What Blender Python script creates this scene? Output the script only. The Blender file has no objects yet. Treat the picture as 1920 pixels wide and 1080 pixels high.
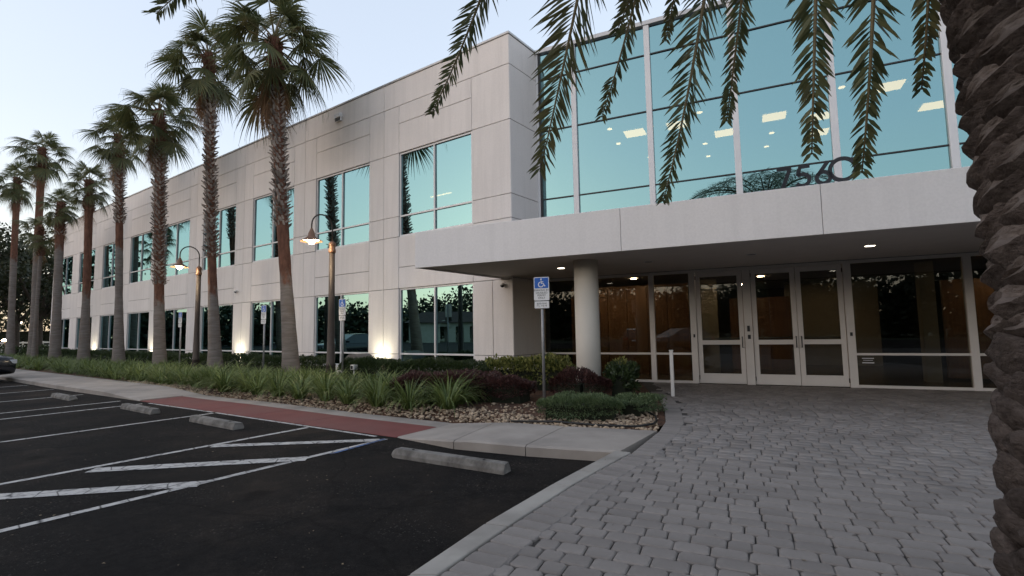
import bpy, bmesh, math, random
import numpy as np
from mathutils import Vector, Matrix, noise as mnoise
random.seed(7); RNG = np.random.default_rng(7)
R = math.radians
sc = bpy.context.scene
COL = sc.collection

# ------------------------------------------------------------------ camera
H_CAM = 1.4
PIT, ROLL = 0.08474389, -0.01754705
cp, sp, cr, sr = math.cos(PIT), math.sin(PIT), math.cos(ROLL), math.sin(ROLL)
Mc = np.array([[cr, -sr, 0], [sr, cr, 0], [0, 0, 1]]) @ np.array([[1, 0, 0], [0, cp, sp], [0, -sp, cp]])
def axis(row): return Vector((row[0], row[2], -row[1]))
rx, ry, rz = axis(Mc[0]), -axis(Mc[1]), -axis(Mc[2])
cam_d = bpy.data.cameras.new('camera')
cam = bpy.data.objects.new('camera', cam_d); COL.objects.link(cam)
cam.matrix_world = Matrix(((rx.x, ry.x, rz.x, 0), (rx.y, ry.y, rz.y, 0), (rx.z, ry.z, rz.z, H_CAM), (0, 0, 0, 1)))
cam_d.sensor_width = 36.0; cam_d.lens = 941.54 / 1920 * 36
cam_d.clip_start = 0.05; cam_d.clip_end = 3000
sc.camera = cam

# ------------------------------------------------------------------ sky, sun, exposure
SUN_AZ, SUN_EL = -117.0, 9.0         # degrees, clockwise from +Y: low, behind the left shoulder of the viewer
w = bpy.data.worlds.new('World'); sc.world = w; w.use_nodes = True
nt = w.node_tree; nt.nodes.clear()
sky = nt.nodes.new('ShaderNodeTexSky'); sky.sky_type = 'NISHITA'; sky.sun_disc = False
sky.sun_elevation = R(SUN_EL); sky.sun_rotation = R(SUN_AZ)
sky.air_density = 1.0; sky.dust_density = 2.0; sky.ozone_density = 2.5
hsv = nt.nodes.new('ShaderNodeHueSaturation'); hsv.inputs['Saturation'].default_value = 1.0; hsv.inputs['Value'].default_value = 1.0
gam = nt.nodes.new('ShaderNodeGamma'); gam.inputs['Gamma'].default_value = 0.30
bg = nt.nodes.new('ShaderNodeBackground'); bg.inputs['Strength'].default_value = 0.15
wo = nt.nodes.new('ShaderNodeOutputWorld')
nt.links.new(sky.outputs[0], gam.inputs['Color']); nt.links.new(gam.outputs[0], hsv.inputs['Color'])

tcw = nt.nodes.new('ShaderNodeTexCoord'); sxyz = nt.nodes.new('ShaderNodeSeparateXYZ'); nt.links.new(tcw.outputs['Generated'], sxyz.inputs[0])
wr = nt.nodes.new('ShaderNodeValToRGB'); nt.links.new(sxyz.outputs[2], wr.inputs[0]); els = wr.color_ramp.elements     # warm band of dusk all round the horizon, lavender above
els[0].position = 0.0; els[0].color = (1.28, 1.03, 0.80, 1); els[1].position = 0.60; els[1].color = (0.98, 0.945, 0.97, 1)
e_ = els.new(0.16); e_.color = (1.08, 1.01, 0.95, 1); e_ = els.new(0.34); e_.color = (1.0, 0.96, 0.985, 1)
mw = nt.nodes.new('ShaderNodeMix'); mw.data_type = 'RGBA'; mw.blend_type = 'MULTIPLY'; mw.inputs[0].default_value = 1.0
nt.links.new(hsv.outputs[0], mw.inputs[6]); nt.links.new(wr.outputs[0], mw.inputs[7]); nt.links.new(mw.outputs[2], bg.inputs['Color']); nt.links.new(bg.outputs[0], wo.inputs[0])
sd = bpy.data.lights.new('sun', 'SUN'); sd.energy = 0.03; sd.angle = R(18); sd.color = (1.0, 0.80, 0.70)
so = bpy.data.objects.new('sun', sd); COL.objects.link(so)
sdir = Vector((math.sin(R(SUN_AZ)) * math.cos(R(SUN_EL)), math.cos(R(SUN_AZ)) * math.cos(R(SUN_EL)), math.sin(R(SUN_EL))))
so.rotation_euler = sdir.to_track_quat('Z', 'Y').to_euler(); so.location = (-30, 10, 30)
sc.view_settings.view_transform = 'Standard'; sc.view_settings.look = 'None'
sc.view_settings.exposure = 2.52; sc.view_settings.gamma = 1.0; sc.view_settings.use_curve_mapping = False
sc.cycles.max_bounces = 8; sc.cycles.transparent_max_bounces = 16; sc.cycles.caustics_reflective = False
sc.cycles.sample_clamp_indirect = 4.0; sc.cycles.use_denoising = True

# ------------------------------------------------------------------ frames
def ray(x, y):
    d = Mc.T @ np.array([(x - 960) / 941.54, (y - 540) / 941.54, 1.0]); return np.array([d[0], d[2], -d[1]])
YL = -0.96163122; YE = YL - 0.17191755
dL = np.array([math.sin(YL), math.cos(YL), 0]); nL = np.array([-dL[1], dL[0], 0])
dE = np.array([math.sin(YE), math.cos(YE), 0]); nE = np.array([-dE[1], dE[0], 0])
C0 = np.array([0.02157, 13.43718, 0]); O0 = np.array([7.68443, 11.33116, 0])
class Frame:
    def __init__(s, o, x, y): s.o, s.x, s.y = np.array(o, float), np.array(x, float), np.array(y, float); s.flip = (x[0] * y[1] - x[1] * y[0]) < 0; s.ang = math.atan2(x[1], x[0])
    def p(s, a, b, z=0.0): return tuple(s.o + s.x * a + s.y * b + np.array([0, 0, z]))
FL = Frame(C0, dL, nL)       # a = t along the long wall (leftwards), b = u out of the wall
FE = Frame(O0, -dE, nE)      # a = s along the entrance (rightwards), b = v out of the glass
W0 = Frame((0, 0, 0), (1, 0, 0), (0, 1, 0))
def toFL(p): q = np.array([p[0], p[1], 0]) - C0; return float(q @ dL), float(q @ nL)
def toFE(p): q = np.array([p[0], p[1], 0]) - O0; return float(-(q @ dE)), float(q @ nE)

# ------------------------------------------------------------------ materials
MATS = {}
def newmat(name):
    m = bpy.data.materials.new(name); m.use_nodes = True; m.node_tree.nodes.clear(); MATS[name] = m
    t = m.node_tree; o = t.nodes.new('ShaderNodeOutputMaterial'); return m, t, o
def N(t, ty, **kw):
    n = t.nodes.new(ty)
    for k, v in kw.items():
        if k.startswith('i_'): n.inputs[k[2:].replace('_', ' ')].default_value = v
        else: setattr(n, k, v)
    return n
def c4(c): return (c[0], c[1], c[2], 1)
def mixc(t, fac, a, b, mode='MIX'):
    n = t.nodes.new('ShaderNodeMix'); n.data_type = 'RGBA'; n.blend_type = mode
    for i, v in ((0, fac), (6, a), (7, b)):
        if hasattr(v, 'is_linked'): t.links.new(v, n.inputs[i])
        else: n.inputs[i].default_value = v if i == 0 else (c4(v) if len(v) == 3 else v)
    return n.outputs[2]
def ramp(t, src, p0, p1, c0=(0, 0, 0), c1=(1, 1, 1)):
    r = t.nodes.new('ShaderNodeValToRGB'); r.color_ramp.elements[0].position = p0; r.color_ramp.elements[1].position = p1
    r.color_ramp.elements[0].color = c4(c0); r.color_ramp.elements[1].color = c4(c1); t.links.new(src, r.inputs[0]); return r.outputs[0]
def noise_tex(t, vec, scale, detail=4, rough=0.55):
    n = t.nodes.new('ShaderNodeTexNoise'); n.inputs['Scale'].default_value = scale; n.inputs['Detail'].default_value = detail
    n.inputs['Roughness'].default_value = rough; t.links.new(vec, n.inputs['Vector']); return n.outputs['Fac']
def coords(t, kind='Object', scale=None):
    tc = t.nodes.new('ShaderNodeTexCoord'); o = tc.outputs[kind]
    if scale:
        mp = t.nodes.new('ShaderNodeMapping'); mp.inputs['Scale'].default_value = scale; t.links.new(o, mp.inputs[0]); o = mp.outputs[0]
    return o
def rnd(t, amt_obj=True, island=True):
    outs = []
    if amt_obj: outs.append(t.nodes.new('ShaderNodeObjectInfo').outputs['Random'])
    if island: outs.append(t.nodes.new('ShaderNodeNewGeometry').outputs['Random Per Island'])
    if len(outs) == 1: return outs[0]
    a = t.nodes.new('ShaderNodeMath'); a.operation = 'ADD'; t.links.new(outs[0], a.inputs[0]); t.links.new(outs[1], a.inputs[1])
    f = t.nodes.new('ShaderNodeMath'); f.operation = 'FRACT'; t.links.new(a.outputs[0], f.inputs[0]); return f.outputs[0]
def surf(name, c0, c1, scale=6, rough=0.8, bump=0.0, bscale=60, bdist=0.01, scale2=0.8, c2=None, metal=0.0, random_amt=0.0, vec=None, spec=0.5, kind='Object'):
    m, t, o = newmat(name)
    v = coords(t, kind, vec)
    f = ramp(t, noise_tex(t, v, scale), 0.3, 0.7)
    col = mixc(t, f, c0, c1)
    if c2 is not None:
        f2 = ramp(t, noise_tex(t, v, scale2, 5, 0.6), 0.45, 0.68); col = mixc(t, f2, col, c2)
    if random_amt:
        r = rnd(t); g = ramp(t, r, 0, 1, (1 - random_amt,) * 3, (1 + random_amt,) * 3); col = mixc(t, 1.0, col, g, 'MULTIPLY')
    b = N(t, 'ShaderNodeBsdfPrincipled'); b.inputs['Roughness'].default_value = rough; b.inputs['Metallic'].default_value = metal
    b.inputs['Specular IOR Level'].default_value = spec
    t.links.new(col, b.inputs['Base Color'])
    if bump:
        bn = N(t, 'ShaderNodeBump'); bn.inputs['Strength'].default_value = bump; bn.inputs['Distance'].default_value = bdist
        t.links.new(noise_tex(t, v, bscale, 6, 0.65), bn.inputs['Height']); t.links.new(bn.outputs[0], b.inputs['Normal'])
    t.links.new(b.outputs[0], o.inputs[0]); return m
def leafmat(name, c0, c1, rough=0.5, trans=0.25, yellow=None, yamt=0.1, spec=0.4):
    m, t, o = newmat(name)
    r = rnd(t); col = mixc(t, r, c0, c1)
    if yellow:
        n = ramp(t, noise_tex(t, coords(t), 1.7, 3), 0.5, 0.75)
        a = t.nodes.new('ShaderNodeMath'); a.operation = 'MULTIPLY'; a.inputs[1].default_value = yamt * 4; t.links.new(n, a.inputs[0]); a.use_clamp = True
        col = mixc(t, a.outputs[0], col, yellow)
    b = N(t, 'ShaderNodeBsdfPrincipled'); b.inputs['Roughness'].default_value = rough; b.inputs['Specular IOR Level'].default_value = spec
    t.links.new(col, b.inputs['Base Color'])
    tr = N(t, 'ShaderNodeBsdfTranslucent'); t.links.new(col, tr.inputs[0])
    mx = N(t, 'ShaderNodeMixShader'); mx.inputs[0].default_value = trans
    t.links.new(b.outputs[0], mx.inputs[1]); t.links.new(tr.outputs[0], mx.inputs[2]); t.links.new(mx.outputs[0], o.inputs[0]); return m
def emit(name, c, s):
    m, t, o = newmat(name); e = N(t, 'ShaderNodeEmission'); e.inputs[0].default_value = c4(c); e.inputs[1].default_value = s
    t.links.new(e.outputs[0], o.inputs[0]); return m
def glass(name, refl, trans, f0, f1, rough=0.0):
    # coated float glass: tinted mirror share that grows towards grazing, the rest passes through tinted
    m, t, o = newmat(name)
    g = N(t, 'ShaderNodeBsdfGlossy'); g.inputs[0].default_value = c4(refl); g.inputs['Roughness'].default_value = rough
    bn = N(t, 'ShaderNodeBump'); bn.inputs['Strength'].default_value = 0.25; bn.inputs['Distance'].default_value = 0.004
    t.links.new(noise_tex(t, coords(t), 0.9, 1), bn.inputs['Height']); t.links.new(bn.outputs[0], g.inputs['Normal'])
    tr = N(t, 'ShaderNodeBsdfTransparent'); tr.inputs[0].default_value = c4(trans)
    lw = N(t, 'ShaderNodeLayerWeight'); lw.inputs[0].default_value = 0.5
    mr = N(t, 'ShaderNodeMapRange'); mr.inputs['To Min'].default_value = f0; mr.inputs['To Max'].default_value = f1
    pw = N(t, 'ShaderNodeMath', operation='POWER'); pw.inputs[1].default_value = 2.5
    t.links.new(lw.outputs['Facing'], pw.inputs[0]); t.links.new(pw.outputs[0], mr.inputs['Value'])
    gb = t.nodes.new('ShaderNodeNewGeometry'); im = N(t, 'ShaderNodeMath', operation='SUBTRACT'); im.inputs[0].default_value = 1.0; t.links.new(gb.outputs['Backfacing'], im.inputs[1])   # only the outer skin of a pane is coated
    fm = N(t, 'ShaderNodeMath', operation='MULTIPLY'); t.links.new(mr.outputs[0], fm.inputs[0]); t.links.new(im.outputs[0], fm.inputs[1])
    mx = N(t, 'ShaderNodeMixShader'); t.links.new(fm.outputs[0], mx.inputs[0]); t.links.new(tr.outputs[0], mx.inputs[1]); t.links.new(g.outputs[0], mx.inputs[2])
    t.links.new(mx.outputs[0], o.inputs[0]); return m

def concrete_wall(name, base, streak=0.06):
    m, t, o = newmat(name)
    v = coords(t); n1 = ramp(t, noise_tex(t, v, 0.7, 4), 0.3, 0.7)
    col = mixc(t, n1, tuple(x * 0.95 for x in base), tuple(x * 1.03 for x in base))
    vs = coords(t, 'Object', (3.0, 3.0, 0.18)); n2 = ramp(t, noise_tex(t, vs, 1.6, 5, 0.6), 0.48, 0.72)
    col = mixc(t, n2, col, tuple(x * (1 - streak * 2) for x in base))
    n3 = ramp(t, noise_tex(t, v, 28, 4), 0.35, 0.65, (0.965,) * 3, (1.02,) * 3); col = mixc(t, 1.0, col, n3, 'MULTIPLY')
    r = ramp(t, rnd(t, True, False), 0, 1, (0.965,) * 3, (1.02,) * 3); col = mixc(t, 1.0, col, r, 'MULTIPLY')
    b = N(t, 'ShaderNodeBsdfPrincipled'); b.inputs['Roughness'].default_value = 0.9; b.inputs['Specular IOR Level'].default_value = 0.20
    t.links.new(col, b.inputs['Base Color'])
    bn = N(t, 'ShaderNodeBump'); bn.inputs['Strength'].default_value = 0.15; bn.inputs['Distance'].default_value = 0.01
    t.links.new(noise_tex(t, v, 90, 3), bn.inputs['Height']); t.links.new(bn.outputs[0], b.inputs['Normal'])
    t.links.new(b.outputs[0], o.inputs[0]); return m

concrete_wall('precast', (0.78, 0.735, 0.712), 0.045)
concrete_wall('fascia', (0.81, 0.785, 0.775), 0.022)
surf('joint', (0.10, 0.095, 0.09), (0.14, 0.13, 0.12), 20, 0.9)
surf('coping', (0.42, 0.42, 0.43), (0.5, 0.5, 0.5), 3, 0.45, metal=0.6)
surf('aluminium', (0.62, 0.62, 0.64), (0.68, 0.68, 0.69), 3, 0.4, metal=0.1)
surf('door_aluminium', (0.60, 0.565, 0.54), (0.65, 0.615, 0.585), 3, 0.5, metal=0.1)
surf('black_bar', (0.012, 0.012, 0.014), (0.02, 0.02, 0.022), 3, 0.4)
surf('soffit', (0.66, 0.61, 0.575), (0.70, 0.65, 0.615), 2, 0.9)
surf('column_paint', (0.74, 0.70, 0.63), (0.78, 0.74, 0.67), 2, 0.8, 0.1, 80, 0.004)
surf('roof', (0.3, 0.3, 0.3), (0.35, 0.35, 0.35), 2, 0.9)
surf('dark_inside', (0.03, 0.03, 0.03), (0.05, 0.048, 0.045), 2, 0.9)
surf('ceiling_tile', (0.16, 0.16, 0.155), (0.18, 0.18, 0.175), 2, 0.9)
surf('lobby_wood', (0.17, 0.085, 0.042), (0.27, 0.145, 0.075), 2.2, 0.45, vec=(6, 6, 0.5), random_amt=0.12)
surf('lobby_floor', (0.10, 0.09, 0.08), (0.14, 0.125, 0.11), 2, 0.25)
surf('lobby_wall', (0.30, 0.27, 0.22), (0.34, 0.31, 0.26), 2, 0.8)
glass('tinted_glass', (0.33, 0.58, 0.61), (0.14, 0.133, 0.11), 0.62, 0.88)
glass('clear_glass', (0.75, 0.80, 0.80), (0.62, 0.62, 0.58), 0.08, 0.70)
emit('panel_light', (1.0, 0.76, 0.44), 14.0)
emit('spot_light', (1.0, 0.80, 0.52), 18.0)
emit('lobby_light', (1.0, 0.72, 0.45), 17.0)
emit('soffit_light', (1.0, 0.88, 0.7), 2.5)
emit('lamp_glow', (1.0, 0.80, 0.52), 14.0)
emit('flood_glow', (1.0, 0.92, 0.65), 8.0)
surf('asphalt', (0.0085, 0.0080, 0.0080), (0.0145, 0.0135, 0.0132), 14, 0.9, 0.8, 140, 0.008, 0.45, (0.024, 0.0200, 0.0172), spec=0.08)
def asphalt_extra():
    m = MATS['asphalt']; t = m.node_tree; b = [n for n in t.nodes if n.type == 'BSDF_PRINCIPLED'][0]
    src = b.inputs['Base Color'].links[0].from_socket
    vo = t.nodes.new('ShaderNodeTexVoronoi'); vo.inputs['Scale'].default_value = 90; t.links.new(coords(t), vo.inputs['Vector'])
    sp_ = ramp(t, vo.outputs['Color'], 0.83, 0.93); cl = ramp(t, noise_tex(t, coords(t), 1.3, 3), 0.45, 0.6)
    f = mixc(t, 1.0, sp_, cl, 'MULTIPLY'); c1 = mixc(t, f, src, (0.07, 0.064, 0.058))
    worn = ramp(t, noise_tex(t, coords(t, 'Object', (1, 1, 1)), 0.8, 7, 0.68), 0.50, 0.66, (1, 1, 1), (1.75, 1.62, 1.50)); c1 = mixc(t, 1.0, c1, worn, 'MULTIPLY')
    agg = ramp(t, noise_tex(t, coords(t), 55, 3, 0.8), 0.32, 0.70, (0.72, 0.72, 0.72), (1.40, 1.38, 1.35)); c1 = mixc(t, 1.0, c1, agg, 'MULTIPLY')
    oil = ramp(t, noise_tex(t, coords(t), 1.7, 2, 0.4), 0.66, 0.74, (1, 1, 1), (0.6, 0.6, 0.6)); c1 = mixc(t, 1.0, c1, oil, 'MULTIPLY')
    vc = t.nodes.new('ShaderNodeTexVoronoi'); vc.feature = 'DISTANCE_TO_EDGE'; vc.inputs['Scale'].default_value = 0.45
    wv = t.nodes.new('ShaderNodeMix'); wv.data_type = 'RGBA'; wv.inputs[0].default_value = 0.25; nz_ = t.nodes.new('ShaderNodeTexNoise'); nz_.inputs['Scale'].default_value = 1.6; nz_.inputs['Detail'].default_value = 6; cc_ = coords(t); t.links.new(cc_, nz_.inputs['Vector']); t.links.new(cc_, wv.inputs[6]); t.links.new(nz_.outputs['Color'], wv.inputs[7]); t.links.new(wv.outputs[2], vc.inputs['Vector'])
    crack = ramp(t, vc.outputs['Distance'], 0.002, 0.008, (0.74, 0.74, 0.74), (1, 1, 1)); c1 = mixc(t, 1.0, c1, crack, 'MULTIPLY')
    t.links.new(c1, b.inputs['Base Color'])
asphalt_extra()
surf('concrete_walk', (0.28, 0.248, 0.22), (0.345, 0.308, 0.275), 2.5, 0.9, 0.25, 120, 0.004, 0.6, (0.20, 0.178, 0.16), random_amt=0.03)
surf('kerb_concrete', (0.30, 0.28, 0.255), (0.37, 0.345, 0.31), 3, 0.9, 0.3, 90, 0.005, 1.0, (0.22, 0.20, 0.18))
surf('wheelstop', (0.16, 0.15, 0.138), (0.25, 0.235, 0.215), 5, 0.95, 0.6, 45, 0.012, 3.2, (0.085, 0.078, 0.07))
surf('red_paint', (0.125, 0.032, 0.029), (0.165, 0.043, 0.038), 3, 0.8, 0.3, 120, 0.004, 0.8, (0.14, 0.05, 0.045))
surf('paver', (0.20, 0.18, 0.167), (0.26, 0.236, 0.22), 9, 0.9, 0.35, 55, 0.004, 1.5, (0.165, 0.148, 0.137), random_amt=0.12, spec=0.3)
surf('joint_sand', (0.035, 0.031, 0.028), (0.06, 0.053, 0.047), 30, 0.95)
surf('soil', (0.075, 0.034, 0.018), (0.13, 0.062, 0.034), 14, 0.95, 0.8, 70, 0.02, 3, (0.03, 0.02, 0.015))
surf('rock', (0.26, 0.19, 0.125), (0.42, 0.33, 0.24), 3, 0.8, random_amt=0.45)
surf('lawn', (0.035, 0.05, 0.02), (0.05, 0.065, 0.025), 3, 0.95)
def paintmat(name, c, thr=0.56):
    m, t, o = newmat(name); v = coords(t)
    vo = t.nodes.new('ShaderNodeTexVoronoi'); vo.feature = 'DISTANCE_TO_EDGE'; vo.inputs['Scale'].default_value = 4.5; t.links.new(v, vo.inputs['Vector'])
    crack = ramp(t, vo.outputs['Distance'], 0.0, 0.045); n = ramp(t, noise_tex(t, v, 11, 8, 0.75), thr - 0.16, thr + 0.06, (1, 1, 1), (0, 0, 0))
    k = mixc(t, 1.0, crack, n, 'MULTIPLY'); n2 = noise_tex(t, v, 2.5, 3)
    pc = mixc(t, n2, tuple(x * 0.8 for x in c), c); col = mixc(t, k, (0.035, 0.033, 0.033), pc)
    b = N(t, 'ShaderNodeBsdfPrincipled'); b.inputs['Roughness'].default_value = 0.8; t.links.new(col, b.inputs['Base Color']); t.links.new(b.outputs[0], o.inputs[0]); return m
paintmat('white_paint', (0.50, 0.48, 0.46), 0.66); paintmat('blue_paint', (0.08, 0.16, 0.35))
surf('palm_trunk', (0.15, 0.13, 0.115), (0.23, 0.20, 0.18), 3, 0.95, 0.5, 25, 0.02, vec=(1, 1, 3))
surf('palm_fibre', (0.10, 0.045, 0.03), (0.17, 0.08, 0.05), 5, 0.95, 0.7, 30, 0.02, vec=(2, 2, 0.6))
def barkmat():
    m, t, o = newmat('palm_bark'); v = coords(t); vs_ = coords(t, 'Object', (1, 1, 7)); vf = coords(t, 'Object', (3, 3, 0.7))
    low = mixc(t, ramp(t, noise_tex(t, vs_, 2.5, 5, 0.6), 0.3, 0.7), (0.13, 0.11, 0.098), (0.22, 0.195, 0.18)); low = mixc(t, ramp(t, noise_tex(t, v, 1.6, 4), 0.5, 0.7), low, (0.15, 0.12, 0.10))
    high = mixc(t, ramp(t, noise_tex(t, vf, 4, 5, 0.7), 0.3, 0.7), (0.075, 0.035, 0.024), (0.19, 0.095, 0.065))
    at = t.nodes.new('ShaderNodeAttribute'); at.attribute_name = 'zone'; a = t.nodes.new('ShaderNodeMath'); a.operation = 'ADD'; t.links.new(at.outputs['Fac'], a.inputs[0])
    nn = t.nodes.new('ShaderNodeMath'); nn.operation = 'MULTIPLY_ADD'; nn.inputs[1].default_value = 1.6; nn.inputs[2].default_value = -0.8; t.links.new(noise_tex(t, coords(t, 'Object', (1.5, 1.5, 0.8)), 3, 5, 0.6), nn.inputs[0]); t.links.new(nn.outputs[0], a.inputs[1])
    col = mixc(t, ramp(t, a.outputs[0], 0.35, 0.65), low, high); b = N(t, 'ShaderNodeBsdfPrincipled'); b.inputs['Roughness'].default_value = 0.95; b.inputs['Specular IOR Level'].default_value = 0.2; t.links.new(col, b.inputs['Base Color'])
    bn = N(t, 'ShaderNodeBump'); bn.inputs['Strength'].default_value = 0.8; bn.inputs['Distance'].default_value = 0.03; t.links.new(noise_tex(t, vs_, 9, 5, 0.7), bn.inputs['Height']); t.links.new(bn.outputs[0], b.inputs['Normal']); t.links.new(b.outputs[0], o.inputs[0])
barkmat()
surf('palm_boot', (0.14, 0.11, 0.095), (0.36, 0.32, 0.29), 6, 0.9, random_amt=0.5)
surf('palm_boot_brown', (0.12, 0.05, 0.035), (0.20, 0.10, 0.07), 6, 0.9, random_amt=0.3)
surf('date_boot', (0.075, 0.058, 0.050), (0.19, 0.155, 0.14), 9, 0.95, 1.0, 45, 0.03, 14, (0.04, 0.029, 0.024), random_amt=0.3, spec=0.15, vec=(1, 1, 2.2))
surf('date_cut', (0.15, 0.122, 0.108), (0.26, 0.22, 0.20), 16, 0.95, 1.0, 70, 0.015, 4, (0.085, 0.065, 0.056), random_amt=0.22, spec=0.1, vec=(1, 1, 2))
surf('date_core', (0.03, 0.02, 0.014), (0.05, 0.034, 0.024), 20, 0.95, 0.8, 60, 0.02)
leafmat('fan_leaf', (0.065, 0.085, 0.034), (0.145, 0.150, 0.062), 0.5, 0.35, (0.24, 0.16, 0.07), 0.1)
leafmat('fan_leaf_dry', (0.24, 0.135, 0.075), (0.38, 0.25, 0.15), 0.8, 0.2)
leafmat('petiole', (0.10, 0.09, 0.03), (0.16, 0.11, 0.045), 0.5, 0.0)
leafmat('date_leaflet', (0.06, 0.08, 0.034), (0.16, 0.165, 0.075), 0.45, 0.25, (0.22, 0.15, 0.06), 0.16)
leafmat('rachis', (0.15, 0.12, 0.055), (0.19, 0.15, 0.08), 0.5, 0.0)
leafmat('grass_blade', (0.06, 0.10, 0.026), (0.21, 0.26, 0.08), 0.45, 0.3)
leafmat('box_leaf', (0.016, 0.030, 0.009), (0.05, 0.078, 0.023), 0.45, 0.15)
leafmat('purple_leaf', (0.035, 0.015, 0.014), (0.10, 0.042, 0.036), 0.55, 0.15)
leafmat('yellow_leaf', (0.04, 0.075, 0.018), (0.42, 0.42, 0.14), 0.45, 0.25)
leafmat('thyme_leaf', (0.055, 0.09, 0.035), (0.15, 0.20, 0.095), 0.5, 0.2)
leafmat('oak_leaf', (0.015, 0.022, 0.008), (0.035, 0.042, 0.015), 0.6, 0.15)
surf('bark', (0.05, 0.04, 0.03), (0.09, 0.07, 0.055), 8, 0.95)
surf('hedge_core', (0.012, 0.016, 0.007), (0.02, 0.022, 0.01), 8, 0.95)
surf('bronze_metal', (0.035, 0.026, 0.022), (0.05, 0.037, 0.03), 5, 0.6, metal=0.2)
surf('copper_shade', (0.16, 0.085, 0.05), (0.21, 0.11, 0.065), 5, 0.45, metal=0.3)
surf('galvanised', (0.26, 0.26, 0.265), (0.33, 0.33, 0.335), 12, 0.5, metal=0.5)
surf('sign_white', (0.70, 0.70, 0.70), (0.76, 0.76, 0.76), 3, 0.5)
surf('sign_blue', (0.01, 0.10, 0.42), (0.012, 0.115, 0.47), 3, 0.5)
surf('sign_black', (0.02, 0.02, 0.02), (0.025, 0.025, 0.025), 3, 0.5)
surf('digit_metal', (0.012, 0.014, 0.022), (0.018, 0.02, 0.03), 3, 0.35)
surf('white_pvc', (0.60, 0.59, 0.57), (0.66, 0.65, 0.63), 3, 0.5)
surf('car_paint', (0.008, 0.009, 0.014), (0.010, 0.011, 0.016), 3, 0.18, spec=0.7)
surf('rubber', (0.015, 0.015, 0.015), (0.022, 0.022, 0.022), 10, 0.8)
surf('alloy', (0.35, 0.35, 0.36), (0.4, 0.4, 0.41), 3, 0.3, metal=0.9)
surf('headlight', (0.45, 0.46, 0.48), (0.5, 0.5, 0.52), 3, 0.1)
surf('tail_light', (0.35, 0.01, 0.01), (0.4, 0.015, 0.012), 3, 0.2)
surf('car_glass', (0.01, 0.012, 0.014), (0.012, 0.014, 0.016), 3, 0.05, spec=0.9)
surf('utility_box', (0.09, 0.085, 0.08), (0.12, 0.112, 0.105), 5, 0.7)
surf('stucco', (0.38, 0.35, 0.28), (0.44, 0.40, 0.33), 2, 0.9)
surf('rooftile', (0.05, 0.035, 0.03), (0.08, 0.05, 0.04), 2, 0.9)
surf('litter', (0.03, 0.02, 0.012), (0.22, 0.17, 0.11), 2.5, 0.9, random_amt=0.6)
surf('hose', (0.01, 0.01, 0.01), (0.015, 0.015, 0.015), 3, 0.5)
M = MATS

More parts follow.
